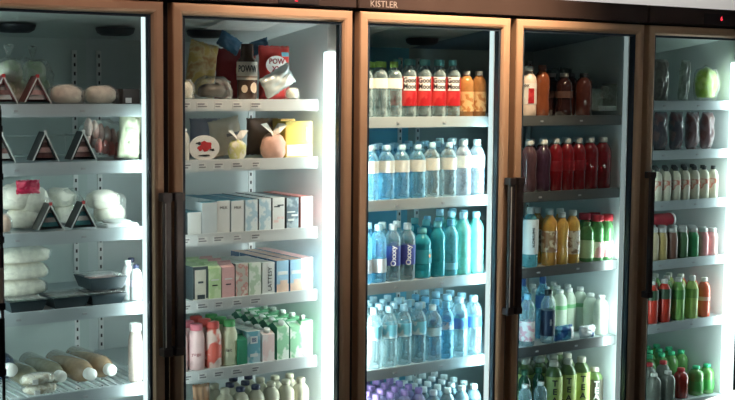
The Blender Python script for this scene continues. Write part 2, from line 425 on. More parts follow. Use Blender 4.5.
def bottle(kind, h, r, body, cap, band=None, bandz=(.40, .60), sq=0, txt=None, liquid=None, lip=None, name='bottle', patch=None, capr=None):
    root = empty(name)
    p = [(a*r, z*h) for a, z in PROF[kind]]
    MB().lathe(p, 20, sq=sq).build('body', body, root)
    ct = p[-1][1]; cr = (capr or CAPR[kind])*r
    m = MB(); m.lathe([(0, ct-.02*h), (cr, ct-.02*h), (cr*1.02, ct+.002), (cr, h-.002), (cr*.88, h), (0, h)], 16)
    m.build('cap', cap, root)
    if band:
        def rad(z):
            for (r0, a), (r1, b) in zip(p, p[1:]):
                if a <= z <= b: return max(r0, r1)
            return r
        R = max(rad(h*(bandz[0]+(bandz[1]-bandz[0])*t)) for t in (0, .25, .5, .75, 1))+.0009
        n = 5; MB().lathe([(R, h*(bandz[0]+(bandz[1]-bandz[0])*i/n)) for i in range(n+1)], 20, sq=sq).build('label', band, root)
        if txt:
            for t in (txt if isinstance(txt, list) else [txt]):
                lettering(t['t'], t['s'], t.get('m', INK), root, 0, 0, h*t['z'], bend=R+.0002, vertical=t.get('v', False), xs=t.get('xs', 1), face=t.get('face', -.35), bold=t.get('b', 0))
        if patch:
            q = MB(); a0 = -.35; nA = 8; pw, z0, z1 = patch[1], patch[2]*h, patch[3]*h
            for i in range(nA):
                aa = a0-pw+2*pw*i/nA; ab = a0-pw+2*pw*(i+1)/nA; RR = R+.0008
                q.quad([(RR*math.sin(aa), -RR*math.cos(aa), z0), (RR*math.sin(ab), -RR*math.cos(ab), z0), (RR*math.sin(ab), -RR*math.cos(ab), z1), (RR*math.sin(aa), -RR*math.cos(aa), z1)])
            q.build('label_patch', patch[0], root)
    return root
def carton(w, d, h, front, side, top, art=None, gable=False, cap=None, txt=None, name='drink_carton'):
    root = empty(name)
    m = MB()
    hb = h*.84 if gable else h
    m.box(-w/2, w/2, -d/2, d/2, 0, hb)
    for f in m.bm.faces:
        f.material_index = 2 if f.normal.z > .5 else (0 if abs(f.normal.y) > .5 else 1)
    if gable:
        a = [(-w/2, -d/2, hb), (w/2, -d/2, hb), (w/2, d/2, hb), (-w/2, d/2, hb)]
        rl, rr = (-w/2, 0, h*.955), (w/2, 0, h*.955)
        m.quad([a[0], a[1], rr, rl], 0); m.quad([a[2], a[3], rl, rr], 0)
        m.bm.faces.new([m.bm.verts.new(p) for p in (a[0], rl, a[3])]).material_index = 1
        m.bm.faces.new([m.bm.verts.new(p) for p in (a[1], a[2], rr)]).material_index = 1
        m.box(-w/2, w/2, -.0012, .0012, h*.95, h, mi=2)
    m.build('carton_body', [front, side, top], root)
    if art:
        q = MB()
        for (x0, x1, z0, z1, mi) in art[1]: q.box(x0*w, x1*w, -d/2-.0012, -d/2-.0003, z0*hb, z1*hb, mi=mi)
        q.build('front_print', art[0], root)
    if cap:
        if gable: M = MB().lathe([(0, 0), (.011, 0), (.011, .012), (.009, .014), (0, .014)], 14); M.xform(Matrix.Translation((0, -d*.24, h*.905)) @ Matrix.Rotation(.45, 4, 'X'))
        else: M = MB().lathe([(0, h), (.011, h), (.011, h+.013), (.009, h+.015), (0, h+.015)], 14)
        M.build('cap', cap, root)
    if txt:
        for t in (txt if isinstance(txt, list) else [txt]): lettering(t['t'], t['s'], t.get('m', INK), root, t.get('x', 0)*w, -d/2-.001, t['z']*h, vertical=t.get('v', False), xs=t.get('xs', 1), bold=t.get('b', 0))
    return root
def pouch(w, h, t, m, seed=0, name='snack_packet', tilt=0, lean=0, extra=None):
    root = empty(name)
    M = Matrix.Rotation(lean, 4, 'X') @ Matrix.Rotation(tilt, 4, 'Y')
    o = MB().pillow(w, h, t, seed=seed)
    o.xform(M); o.build('pouch_film', m, root)
    if extra:
        for (nm, mt, x0, x1, z0, z1) in extra:
            q = MB(); n = 8
            pts = [[None]*(n+1) for _ in range(n+1)]
            for i in range(n+1):
                for j in range(n+1):
                    X = (x0+(x1-x0)*i/n)*w; Z = (z0+(z1-z0)*j/n)*h; u = X/(w/2); v = Z/h*2-1
                    th = t/2*(1-min(1, abs(u))**3)**.6*(1-min(1, abs(v))**4)**.8
                    pts[i][j] = q.bm.verts.new((X, -th-.006, Z))
            for i in range(n):
                for j in range(n): q.bm.faces.new((pts[i][j], pts[i+1][j], pts[i+1][j+1], pts[i][j+1])).smooth = True
            q.xform(M); q.build(nm, mt, root)
    return root
def ground(o, z):
    """drop a thing so its lowest point rests on z"""
    bpy.context.view_layer.update()
    lo = 1e9
    for k in [o]+kids(o)+[g for c in kids(o) for g in kids(c)]:
        if k.type == 'MESH':
            Mx = k.matrix_world
            for v in k.data.vertices: lo = min(lo, (Mx @ v.co).z)
    o.location.z += z-lo
def put(o, door, sh, px, py, d, rz=0, dz=0):
    o.location = (at(px, py, d)[0], d, surf(door, sh)+dz+.0005); o.rotation_euler = (0, 0, rz); return o
def hgt(door, sh, px, ytop, d): return at(px, ytop, d)[1]-surf(door, sh)

def shelf_run(door, sh, desc, cat, make, pxs, ymid, d, rows=1, pitch=.07, group=None, jit=.003, rz=0, labels=None):
    """one proto then copies: every px a column, rows going back"""
    proto = make(); first = True
    lo, hi = wbox(proto); rad = max(-lo[1], -lo[0]) if 'carton' not in desc and 'can' not in desc.split() else -lo[1]
    d = max(d, SET[door]+.0135+rad)
    zs = surf(door, sh)+.0005-min(0, lo[2])
    for r in range(rows):
        for i, px in enumerate(pxs):
            o = proto if first else copy_tree(proto); first = False
            x = at(px, ymid, d)[0]+(random.uniform(-jit, jit)*.4 if r else 0)
            x = max(XL[door][0]+rad, min(XL[door][1]-rad, x)); o.location = (x, d+r*pitch, zs); o.rotation_euler = (0, 0, 0 if 'carton' in desc else rz+random.uniform(-.25, .25)*(1 if r else .3))
            reg(o, desc, cat, door, sh, r+1, group); REG[-1]['rad'] = 0 if 'carton' in desc else rad
# ================================================================== DOOR 1 (leftmost): chilled food
CREAM = clear('cream_bag_film', (.80, .80, .68), .75, 1, rough=.3)
BUN = mat('steamed_bun_dough', (.88, .83, .72), .6, 0, .07, 18)
FILM = clear('clear_bag_film', (.86, .88, .86), .03, .45, rough=.1, trans=(.97, .98, .97))
CABB = splotch('pale_cabbage_leaf', (.62, .72, .52), (.84, .87, .74), 26, .5)
def food_bag(parts, rx, ry, rz, seed, m=BUN, film=FILM, name='food_bag', knot=None, inner='contents'):
    root = empty(name)
    q = MB()
    for (cx, cy, cz, a, b, c) in parts: q.blob(cx, cy, cz, a, b, c, .10, 2.5, seed+cx*9, .85)
    q.build(inner, m, root)
    f = MB().blob(0, 0, rz*.78, rx, ry, rz, .16, 2.6, seed, .8)
    f.build('bag_film', film, root)
    if knot: 
        k = MB().lathe([(0, 0), (.004, 0), (.003, .012), (.012, .03), (.016, .042), (.010, .046), (0, .04)], 9)
        k.xform(Matrix.Translation(knot)); k.build('bag_knot', film, root)
    return root
def single(o, door, sh, px, py, d, label, cat, rz=0, dz=0, group=None):
    put(o, door, sh, px, py, d, rz, dz); ground(o, surf(door, sh)+dz+.0006); keep_in(o, door); reg(o, None, cat, door, sh, 1, group, label); return o
# shelf 1
for i, (px, w, lab) in enumerate(((9, .06, 'clear bag of pale green cabbage at the far left of the top shelf, leftmost door'),
                                  (33, .062, 'clear bag of pale cabbage behind the red strapped pack, top shelf of leftmost door'))):
    single(food_bag([(-.022, 0, .04, .038, .038, .038), (.024, .01, .037, .036, .036, .036), (0, -.01, .085, .036, .034, .034)], w, .05, .070, 3+i, CABB, name='cabbage_bag', knot=(0, 0, .115)), 1, 1, px, 85, .22 if px < 20 else .33, lab, 'bag of cabbage'); REG[-1]['o'].scale = (1.0, 1.0, 1.15)
for px, s, lab in ((67, 1, 'white steamed bun bag left of the other, centre of the top shelf, leftmost door'), (101.5, 2, 'white steamed bun bag nearest the dark box, top shelf of leftmost door')):
    single(food_bag([(0, 0, .030, .047, .04, .031)], .055, .047, .035, s, name='bun_bag'), 1, 1, px, 95, .16, lab, 'bun bag')
tb = empty('snack_box'); MB().box(-.03, .03, -.04, .04, 0, .05, bevel=.003).build('box_body', mat('dark_brown_card', (.06, .045, .04), .4), tb)
MB().box(-.02, .0, -.042, -.0403, .006, .022).build('box_label', WHITE, tb)
single(tb, 1, 1, 126, 95, .16, 'small dark brown box at the right end of the top shelf, leftmost door', 'box')
# triangular sandwich packs
def wedge(w, h, d, edge, fill, top, name='triangle_sandwich_pack', thick=.006):
    root = empty(name)
    A = [(-w/2, 0), (0, h), (w/2, 0)]; cx, cz = 0, h/3
    inn = [(cx+(x-cx)*.72, cz+(z-cz)*.72) for x, z in A]
    m = MB(); y0, y1 = -d/2, d/2
    for i in range(3):
        j = (i+1) % 3
        o0, o1, i0, i1 = A[i], A[j], inn[i], inn[j]
        if i < 2: m.quad([(o0[0], y0, o0[1]), (o1[0], y0, o1[1]), (i1[0], y0, i1[1]), (i0[0], y0, i0[1])])
        m.quad([(o0[0], y0, o0[1]), (o0[0], y1, o0[1]), (o1[0], y1, o1[1]), (o1[0], y0, o1[1])])
        m.quad([(i0[0], y0, i0[1]), (i0[0], y1, i0[1]), (i1[0], y1, i1[1]), (i1[0], y0, i1[1])])
    m.quad([(p[0], y1, p[1]) for p in A][:3])
    m.build('pack_sleeve', edge, root)
    sm = MB()
    for i in range(2):
        o0, o1 = A[i], A[i+1]; n_ = .0012*(1 if i else -1)
        sm.quad([(o0[0]+n_, y0-.001, o0[1]), (o1[0]+n_, y0-.001, o1[1]), (o1[0]+n_, y0-.001, o1[1]-.009), (o0[0]+n_-n_/.0012*.005, y0-.001, o0[1])])
    sm.build('pack_seam', CLR, root)
    f = MB(); yy = y0+.010
    g = [(x, z) for x, z in inn]
    for n in range(4):
        t0, t1 = n/4, (n+1)/4
        def lerp(t): 
            l = (g[0][0]+(g[1][0]-g[0][0])*t, g[0][1]+(g[1][1]-g[0][1])*t); r = (g[2][0]+(g[1][0]-g[2][0])*t, l[1]); return l, r
        (l0, r0), (l1, r1) = lerp(t0), lerp(t1)
        f.quad([(l0[0], yy-n % 2*.003, l0[1]), (r0[0], yy-n % 2*.003, r0[1]), (r1[0], yy-n % 2*.003, r1[1]), (l1[0], yy-n % 2*.003, l1[1])], n % 2)
    f.build('sandwich_filling', fill, root)
    t = MB().quad([(-.0045, y0-.002, h*.93), (.0045, y0-.002, h*.93), (.005, y0-.002, h*1.06), (-.005, y0-.002, h*1.06)]).quad([(-.005, y0-.002, h*1.06), (.005, y0-.002, h*1.06), (.004, y0+.014, h*1.0), (-.004, y0+.014, h*1.0)])
    t.build('pack_tab', top, root)
    return root
PINKF = mat('pink_ham_filling', (.62, .42, .40), .5, 0, .2, 60); BRNF = mat('brown_filling', (.22, .12, .11), .5, 0, .3, 60)
TEALF = mat('teal_printed_card', (.10, .42, .46), .4, 0, .2, 60); MAROON = mat('maroon_card', (.16, .05, .05), .4); CLR = mat('pale_film', (.62, .66, .64), .3)
BK = mat('black_card', (.02, .022, .022), .35)
wd = [(1, 3, 84, .24, MAROON, (CLR, BRNF), 'maroon strapped triangle pack cut by the left edge, top shelf of leftmost door'),
      (1, 37, 84, .24, MAROON, (CLR, PINKF), 'maroon strapped triangle pack in front of cabbage bag, top shelf of leftmost door'),
      (2, 1, 148, .09, BK, (CLR, BRNF), 'black triangle sandwich pack cut by the left edge, second shelf of leftmost door'),
      (2, 45, 148, .09, BK, (BRNF, PINKF), 'black edged triangle sandwich pack in the middle of second shelf, leftmost door'),
      (2, 83, 148, .09, BK, (BRNF, PINKF), 'black edged triangle sandwich pack next to the sausage bag, second shelf of leftmost door'),
      (3, 50, 220, .09, BK, (TEALF, CLR), 'triangle sandwich pack with teal card, left one under the bun bags'),
      (3, 83, 220, .09, BK, (TEALF, CLR), 'triangle sandwich pack with teal card, right one under the bun bags')]
for sh, px, py, h, e, fl, lab in wd:
    yy = .125
    hh = {1: .078, 2: .086, 3: .078}[sh]
    single(wedge(.082, hh, .055, e, list(fl), mat('red_tab', (.5, .05, .05), .4) if e == MAROON or sh == 3 else CLR), 1, sh, px, py, yy, lab, 'sandwich')
# shelf 2
sb = empty('sausage_bag'); m = MB()
for q in range(6):
    for g_ in range(2): m.blob(-.058+q*.021, -.012+.016*g_, .098-.009*q-.030*g_, .013, .018, .034, .06, 2, q+g_)
m.build('sausages', splotch('pink_brown_sausage', (.46, .24, .20), (.74, .56, .50), 14, .4), sb)
m = MB()
for q in range(5): m.blob(-.032+q*.021, -.034, .040-.004*q, .012, .014, .026, .08, 2, q)
m.build('red_sausages', mat('dark_red_sausage', (.38, .09, .07), .35), sb)
MB().blob(0, 0, .055, .088, .055, .068, .15, 2.5, 5, .85).build('bag_film', FILM, sb)
single(sb, 1, 2, 104, 140, .25, 'clear bag of pink and brown sausages on the second shelf, leftmost door', 'bag of sausages')
pb = pouch(.075, .15, .035, mat('pale_yellow_bag', (.52, .55, .40), .4, 0, .04, 12), 4, 'bread_bag', tilt=.12, lean=-.1, extra=[('green_print', mat('green_print_bag', (.25, .5, .2), .4), -.25, .2, .55, .62), ('green_mark', mat('green_print_bag', (.25, .5, .2), .4), -.1, .05, .3, .36)])
single(pb, 1, 2, 133, 138, .155, 'pale yellow bag with green print at the right end of second shelf, leftmost door', 'bread bag')
tr = empty('wire_basket'); m = MB()
zb = .07
for (a, b) in (((-.25, 0, zb), (.1, 0, zb)), ((.1, 0, zb), (.1, 0, .0)), ((-.25, 0, zb), (-.25, 0, 0)), ((-.25, 0, .004), (.1, 0, .004)), ((.1, 0, zb), (.1, .1, zb)), ((.1, .1, zb), (.1, .1, 0))): m.tube([a, b], .0022)
m.build('wire_frame', mat('pale_wire', (.6, .68, .66), .4), tr)
single(tr, 1, 2, 48, 140, .45, 'pale wire guard standing behind the triangle packs, second shelf of leftmost door', 'wire guard')
# shelf 3
single(food_bag([(-.03, 0, .10, .05, .05, .045), (.02, 0, .09, .05, .05, .05), (0, 0, .035, .06, .05, .035)], .09, .06, .08, 11, name='bun_bag'), 1, 3, 25, 210, .25, 'large white bun bag with red label, left end of third shelf, leftmost door', 'bun bag')
rl = pouch(.075, .042, .01, splotch('red_brand_print', (.62, .02, .08), (.72, .10, .16), 40), 2, 'price_card')
single(rl, 1, 3, 28, 190, .16, 'crumpled red label pack lying on the large bun bag, leftmost door', 'label', dz=.115)
single(food_bag([(-.01, 0, .085, .052, .045, .035), (0, 0, .035, .05, .045, .035)], .065, .055, .065, 12, name='bun_bag'), 1, 3, 62, 205, .33, 'white bun bag in the middle of the third shelf, leftmost door', 'bun bag')
single(food_bag([(-.01, 0, .080, .052, .045, .034), (.01, 0, .035, .05, .045, .034)], .072, .05, .06, 14, name='bun_bag'), 1, 3, 106, 205, .25, 'white bun bag at the right of the third shelf, leftmost door', 'bun bag')
ft = empty('food_tray'); MB().box(-.055, .055, -.05, .05, 0, .014, bevel=.004).build('tray', mat('white_foam_tray', (.75, .8, .8), .4), ft); MB().blob(0, 0, .016, .045, .04, .01, .1).build('contents', mat('pale_grey_food', (.55, .6, .58), .4), ft)
single(ft, 1, 3, 119, 224, .15, 'flat white foam tray at the right end of third shelf, leftmost door', 'tray')
single(food_bag([(0, 0, .03, .022, .025, .03)], .026, .03, .035, 15, mat('peach_bun', (.72, .52, .42), .5), name='bun_bag'), 1, 3, 6, 225, .12, 'small peach coloured bun bag at the left edge of third shelf', 'bun bag')
# shelf 4
for i, (dz, lab) in enumerate(((.034, 'cream dough bag at the bottom of the stack of three, fourth shelf'), (.085, 'cream dough bag in the middle of the stack of three, fourth shelf'), (.136, 'cream dough bag on top of the stack of three, fourth shelf'))):
    fb = empty('dough_bag'); MB().blob(0, 0, .025, .085, .05, .028, .08, 2, i, .7).build('contents', BUN, fb); MB().blob(0, 0, .0255, .092, .056, .0285, .08, 2, i, .7).build('bag_film', FILM, fb)
    single(fb, 1, 4, 18+i*1.5, 285-i*20, .24, lab, 'dough bag', dz=dz+.004)
TRAY = mat('black_food_tray', (.02, .035, .042), .3)
def tray(w, d, h, food):
    root = empty('food_tray'); m = MB()
    b = [(-w/2*.82, -d/2*.8, 0), (w/2*.82, -d/2*.8, 0), (w/2*.82, d/2*.8, 0), (-w/2*.82, d/2*.8, 0)]; t = [(-w/2, -d/2, h), (w/2, -d/2, h), (w/2, d/2, h), (-w/2, d/2, h)]
    i2 = [(-w/2*.92, -d/2*.9, h), (w/2*.92, -d/2*.9, h), (w/2*.92, d/2*.9, h), (-w/2*.92, d/2*.9, h)]; f2 = [(x*.86, y*.86, h*.5) for x, y, _ in i2]
    m.quad(b[::-1])
    for A, B in ((b, t), (t, i2), (i2, f2)):
        for q in range(4): m.quad([A[q], A[(q+1) % 4], B[(q+1) % 4], B[q]])
    m.quad(f2); m.build('tray', TRAY, root)
    q = MB()
    for k in range(5): q.blob(-w*.3+k*w*.15, .0, h*.62, w*.085, d*.33, h*.35, .1, 2, k)
    q.build('contents', food, root)
    MB().pillow(w*1.03, d*1.03, .006, nz=.0015, seed=w).xform(Matrix.Translation((0, 0, h+.004)) @ Matrix.Rotation(-PI/2, 4, 'X') @ Matrix.Translation((0, 0, -d/2))).build('film_lid', FILM, root)
    return root
SAL = mat('dark_green_salad', (.06, .12, .10), .5, 0, .3, 50); MEAT = mat('pale_pink_meat', (.66, .45, .42), .5, 0, .15, 40)
for px, d, dz, fo, lab in ((24, .16, 0, SAL, 'film wrapped black food tray under the dough bags, fourth shelf of leftmost door'),
                       (67, .16, 0, SAL, 'film wrapped black food tray standing alone, fourth shelf of leftmost door'),
                       (104, .16, 0, SAL, 'film wrapped black food tray, bottom one of the stack of two, fourth shelf'),
                       (103, .165, .048, MEAT, 'film wrapped black tray with pink meat on top of the stack, fourth shelf')):
    t = tray(.118 if dz == 0 else .128, .13, .034 if dz == 0 else .038, fo); single(t, 1, 4, px, 300, d, lab, 'food tray', dz=dz)
PEARL = clear('pearl_plastic', (.78, .8, .80), .5, .95); DCAP = mat('dark_navy_cap', (.03, .04, .09), .35)
for px, d, lab in ((128, .16, 'small pearl white bottle with pale cap by the black trays'), (136, .14, 'small pearl white bottle with black cap at the right end, fourth shelf of leftmost door'), (134, .21, 'small pearl white bottle with black cap standing behind the others, fourth shelf of leftmost door')):
    o = bottle('slim', .118 if px == 136 else .13, .021, PEARL, WHITE if px == 128 else DCAP, mat('lilac_band', (.6, .58, .66), .4)); single(o, 1, 4, px, 285, d, lab, 'bottle')
# shelf 5: bottles lying with their caps towards us
def lying(o, door, sh, px, py, d, rz, label, r, dz=0):
    x = at(px, py, d)[0]; z = surf(door, sh)+r+dz+.002
    o.matrix_world = Matrix.Translation((x, d, z)) @ Matrix.Rotation(rz, 4, 'Z') @ Matrix.Rotation(PI/2, 4, 'X') @ Matrix.Translation((0, 0, -HL))
    reg(o, None, 'bottle', door, sh, 1, None, label)
HL = .27
TAN = clear('milk_tea_bottle', (.40, .27, .16), .8, 1, rough=.25); TAN2 = clear('green_tea_tint_bottle', (.36, .33, .22), .75, 1, rough=.25); NAVY = clear('dark_juice_bottle', (.03, .05, .09), .85, 1, rough=.2)
CAPW = mat('white_cap', (.82, .84, .80), .4)
lying(bottle('round', HL, .038, TAN, CAPW, name='tea_bottle', capr=.50), 1, 5, 92, 367, .135, .08, 'tan milk tea bottle lying down, left of the two, fifth shelf', .038)
lying(bottle('round', HL, .038, TAN, CAPW, name='tea_bottle', capr=.50), 1, 5, 112, 364, .16, .08, 'tan milk tea bottle lying down at the right, by the white bottle', .038)
lying(bottle('round', HL, .036, TAN2, CAPW, name='tea_bottle', capr=.50), 1, 5, 62, 369, .165, .05, 'greenish brown bottle lying down beside the clear food packs, fifth shelf', .036)
lying(bottle('round', HL, .044, NAVY, CAPW, name='juice_bottle', capr=.46), 1, 5, 12, 360, .15, .1, 'dark navy bottle lying down at the left edge, fifth shelf', .044, .035)
lying(bottle('round', HL, .034, TAN2, CAPW, name='tea_bottle', capr=.50), 1, 5, 37, 379, .165, .05, 'brown bottle lying low between navy bottle and food packs, fifth shelf', .034)
for px, dz, lab in ((44, 0, 'clear food pack with beige contents, lower one of two, fifth shelf'), (42, .034, 'clear food pack with pale contents, upper one of two, fifth shelf')):
    fb = empty('food_pack'); MB().blob(0, 0, .014, .048, .03, .015, .15, 3, px, .7).build('contents', splotch('beige_pieces', (.5, .44, .34), (.72, .70, .60), 60), fb); MB().blob(0, 0, .0155, .055, .036, .0165, .1, 2, px, .7).build('bag_film', FILM, fb)
    MB().box(-.03, -.012, -.034, -.031, .003, .018).build('pack_label', WHITE, fb)
    single(fb, 1, 5, px, 370, .12, lab, 'food pack', dz=dz)
single(bottle('milk', .19, .024, clear('pinkish_white_bottle', (.52, .44, .39), .85, 1), CAPW, name='yogurt_bottle'), 1, 5, 137, 345, .13, 'pinkish white upright bottle at the right end of fifth shelf, leftmost door', 'bottle')

# ================================================================== DOOR 2: snacks and cartons
BRED = mat('dark_red_film', (.30, .03, .035), .35, 0, .15, 12); REDF = mat('bright_red_film', (.72, .06, .05), .3, 0, .08, 12)
single(pouch(.11, .185, .06, splotch('yellow_orange_print', (.75, .52, .16), (.82, .66, .34), 22, .35, (.62, .32, .12)), 5, 'snack_packet', tilt=.22, lean=-.15), 2, 1, 198, 80, .31, 'yellow and orange snack packet at the left of the top shelf, second door', 'snack packet')
single(food_bag([(0, 0, .03, .05, .035, .025)], .065, .05, .045, 21, mat('dark_dried_fruit', (.07, .06, .05), .5), name='dried_food_bag'), 2, 1, 213, 90, .19, 'clear bag of dark dried food below the yellow packet, second door', 'bag')
single(food_bag([(0, 0, .03, .022, .02, .03)], .028, .025, .038, 22, name='bun_bag'), 2, 1, 187, 88, .16, 'small white bag at the left end of the top shelf, second door', 'bag')
single(pouch(.17, .176, .05, BRED, 6, 'snack_packet', extra=[('label_patch', mat('yellowish_label', (.72, .62, .36), .4), -.1, .28, .50, .62)]), 2, 1, 236, 80, .40, 'dark red snack packet with yellow label standing behind the black jar', 'snack packet')
single(pouch(.09, .055, .03, mat('dark_blue_film', (.03, .12, .22), .4), 8, 'snack_packet', tilt=.5), 2, 1, 226, 50, .30, 'dark blue packet lying on top of the dark red snack packet', 'snack packet', dz=.150)
single(pouch(.075, .05, .03, mat('dark_blue_film', (.03, .12, .22), .4), 9, 'snack_packet', tilt=-.3), 2, 1, 262, 42, .33, 'dark blue packet behind the cap of the black jar', 'snack packet', dz=.150)
jr = empty('protein_jar')
h = hgt(2, 1, 247, 44, .19); MB().lathe([(0, 0), (.030, 0), (.033, .004), (.034, h*.60), (.033, h*.70), (.022, h*.76), (.021, h)], 24).lathe([(0, h), (.021, h)], 24).build('jar_body', clear('smoky_clear_jar', (.13, .075, .055), .6, 1), jr)
MB().lathe([(.0352, h*.36), (.0352, h*.68)], 24).build('cream_label', mat('cream_label', (.78, .66, .56), .5, 0, .04), jr)
lettering('POWW', .032, INK, jr, 0, 0, h*.55, bend=.0355, face=-.45, xs=.62, bold=.0006); 
MB().lathe([(.0358, h*.40), (.0358, h*.425)], 24).build('label_stripe', mat('brown_stripe', (.4, .25, .18), .5), jr)
m = MB()
for a0, zz, rr in ((-.75, .20, .011), (.25, .22, .015)):
    cs = []
    for q in range(14):
        t = 2*PI*q/14; a = a0+rr*math.cos(t)/.0352; cs.append((.0352*math.sin(a), -.0352*math.cos(a), h*zz+rr*1.2*math.sin(t)))
    m.quad(cs)
m.build('cream_dots', mat('cream_print_dot', (.75, .60, .45), .5), jr)
single(jr, 2, 1, 247, 75, .19, 'black jar with cream label reading POWW, top shelf of second door', 'jar')
rp = pouch(.125, .185, .05, REDF, 10, 'snack_packet', extra=[('blue_patch', mat('light_blue_print', (.2, .5, .62), .4), .12, .38, .80, .88)])
m = MB(); cs = []
for q in range(24):
    t = 2*PI*q/24; cs.append((-.012+.042*math.cos(t), -.0375, .118+.032*math.sin(t)))
m.quad(cs).build('white_oval_logo', mat('white_print', (.85, .80, .76), .4), rp); 
for (tx, tz, s_) in (('POW', .130, .026), ('XX', .104, .026)): lettering(tx, s_, mat('dark_red_print', (.35, .03, .04), .4), rp, -.012, -.038, tz, bold=.0006)
single(rp, 2, 1, 274, 75, .26, 'bright red snack packet with white oval logo, top shelf of second door', 'snack packet')
single(pouch(.13, .075, .035, mat('silver_white_film', (.66, .72, .70), .25, .2, .06, 20), 11, 'silver_packet', tilt=-.5), 2, 1, 282, 88, .165, 'silver white pouch tilted beside the black jar, top shelf of second door', 'pouch')
single(food_bag([(0, 0, .022, .020, .02, .02)], .024, .024, .026, 24, name='bun_bag'), 2, 1, 292, 94, .17, 'small round white bag at the right of the top shelf, second door', 'bag')
# shelf 2
single(bottle('slim', .105, .014, mat('cream_bottle', (.7, .66, .58), .4), WHITE, name='small_bottle'), 2, 2, 186, 148, .15, 'small cream bottle at the left end of second shelf, second door', 'bottle')
tub = empty('round_tub'); m = MB().lathe([(0, 0), (.052, 0), (.055, .006), (.055, .012), (.052, .012), (.0, .0121)], 28, smooth=False); m.xform(Matrix.Rotation(PI/2, 4, 'X')); m.xform(Matrix.Translation((0, 0, .042)) @ Matrix.Diagonal((1, 1, .76, 1)))
m.build('tub', mat('white_tub_lid', (.80, .78, .74), .4), tub)
m = MB()
def disc(m, cx, cz, rx, rz_, y, mi=0, n=14, jag=0):
    m.quad([(cx+rx*math.cos(2*PI*i/n)*(1+jag*((i*7) % 3-1)), y, cz+rz_*math.sin(2*PI*i/n)*(1+jag*((i*5) % 3-1))) for i in range(n)], mi)
disc(m, .004, .048, .024, .016, -.0130, 0, 14, .18); disc(m, -.016, .042, .010, .009, -.0132, 0, 10, .2)
m.xform(Matrix.Translation((0, 0, 0))); m.build('red_print', mat('red_lid_print', (.5, .03, .03), .4), tub)
m = MB(); disc(m, -.022, .058, .010, .005, -.0134, 0, 9, .3); disc(m, .028, .036, .009, .004, -.0134, 0, 9, .3); disc(m, 0, .018, .022, .003, -.0134, 0, 9, .2); m.build('dark_print', INK, tub)
single(tub, 2, 2, 203, 150, .155, 'round white tub with red printed lid, second shelf of second door', 'tub')
single(pouch(.12, .125, .05, mat('cream_snack_film', (.66, .58, .48), .4, 0, .1, 14), 13, 'snack_packet', tilt=-.2, extra=[('dark_lettering', GREYINK, -.1, .35, .52, .60)]), 2, 2, 229, 142, .25, 'cream snack packet with dark print behind the round white tub', 'snack packet')
single(pouch(.12, .13, .05, mat('purple_grey_film', (.30, .30, .40), .4, 0, .1, 14), 14, 'snack_packet'), 2, 2, 205, 130, .38, 'purple grey packet at the back left of second shelf, second door', 'snack packet')
single(pouch(.13, .13, .05, mat('brown_film', (.22, .13, .09), .4, 0, .2, 14), 15, 'snack_packet'), 2, 2, 262, 130, .36, 'brown packet at the back centre of second shelf, second door', 'snack packet')
def tied(m1, m2, w, h, lab, px, seed):
    r = empty('treat_bag'); MB().blob(0, 0, h*.32, w*.5, w*.35, h*.42, .14, 2.5, seed, .85).build('bag_body', m1, r)
    q = MB(); 
    for sx in (-1, 1): q.quad([(0, -.004, h*.62), (sx*w*.20, -.018, h*.78), (sx*w*.62, -.010, h*1.05), (sx*w*.25, .004, h*1.08), (0, .002, h*.82)])
    q.build('bag_flaps', m2, r); single(r, 2, 2, px, 148, .175, lab, 'treat bag')
tied(splotch('yellow_green_candy', (.62, .60, .25), (.72, .68, .55), 40, .4), mat('white_bag_flap', (.75, .74, .70), .4), .062, .092, 'small yellow green treat bag beside the cream packet, second shelf of second door', 237, 2)
tied(mat('peach_treat_bag', (.62, .36, .28), .5, 0, .15, 30), mat('cream_bag_flap', (.78, .72, .62), .4), .088, .112, 'peach treat bag with cream flaps at the centre, second shelf of second door', 273, 4)
YB = mat('yellow_box_card', (.72, .52, .10), .45, 0, .04, 10)
yb = empty('snack_box'); MB().box(-.055, .055, -.035, .035, 0, .125, bevel=.002).build('box_body', YB, yb); MB().box(.025, .032, -.037, -.0352, .06, .105).build('box_print', GREYINK, yb)
MB().box(-.05, .05, -.0365, -.0352, .005, .045).build('white_band', mat('pale_box_band', (.85, .82, .72), .4), yb)
single(yb, 2, 2, 300, 135, .20, 'yellow box at the right end of second shelf, second door', 'box')
single((lambda r: (MB().box(-.03, .03, -.03, .03, 0, .13, bevel=.002).build('box_body', mat('orange_yellow_card', (.80, .50, .14), .45), r), r)[1])(empty('snack_box')), 2, 2, 286, 130, .31, 'orange yellow box behind the peach treat bag, second door', 'box')
# shelf 3: drink cartons in rows running back
CW, CD = .050, .062
WH = mat('white_carton', (.74, .77, .76), .4, 0, .03); WHB = mat('pale_grey_carton', (.60, .66, .68), .4, 0, .05); TEALT = mat('teal_carton_top', (.01, .20, .30), .4, 0, .1); 
LBL = splotch('light_blue_carton', (.42, .60, .70), (.70, .78, .80), 30, .4); DGR = splotch('dark_grey_carton', (.16, .22, .26), (.42, .50, .54), 22, .4); PKW = splotch('pink_white_carton', (.82, .62, .60), (.84, .76, .74), 24, .4)
BKT = mat('dark_carton_top', (.06, .08, .09), .4); REDT = mat('red_carton_top', (.70, .22, .20), .4, 0, .1); SILV = mat('silver_carton_top', (.6, .64, .64), .35); NVY = mat('navy_print', (.05, .10, .22), .4)
def run2(sh, px, yt, f, s, t, desc, lab_cat='drink carton', rows=4, w=.0475, dd=CD, d=.18, art=None, gable=False, cap=None, txt=None, group=None):
    h = hgt(2, sh, px, yt, d-dd/2)
    shelf_run(2, sh, desc, lab_cat, lambda: carton(w, dd, h, f, s, t, art, gable, cap, txt), [px], yt+14, d, rows, dd+.004, group or 'drink cartons on the '+SHW[sh-1]+' shelf', rz=0)
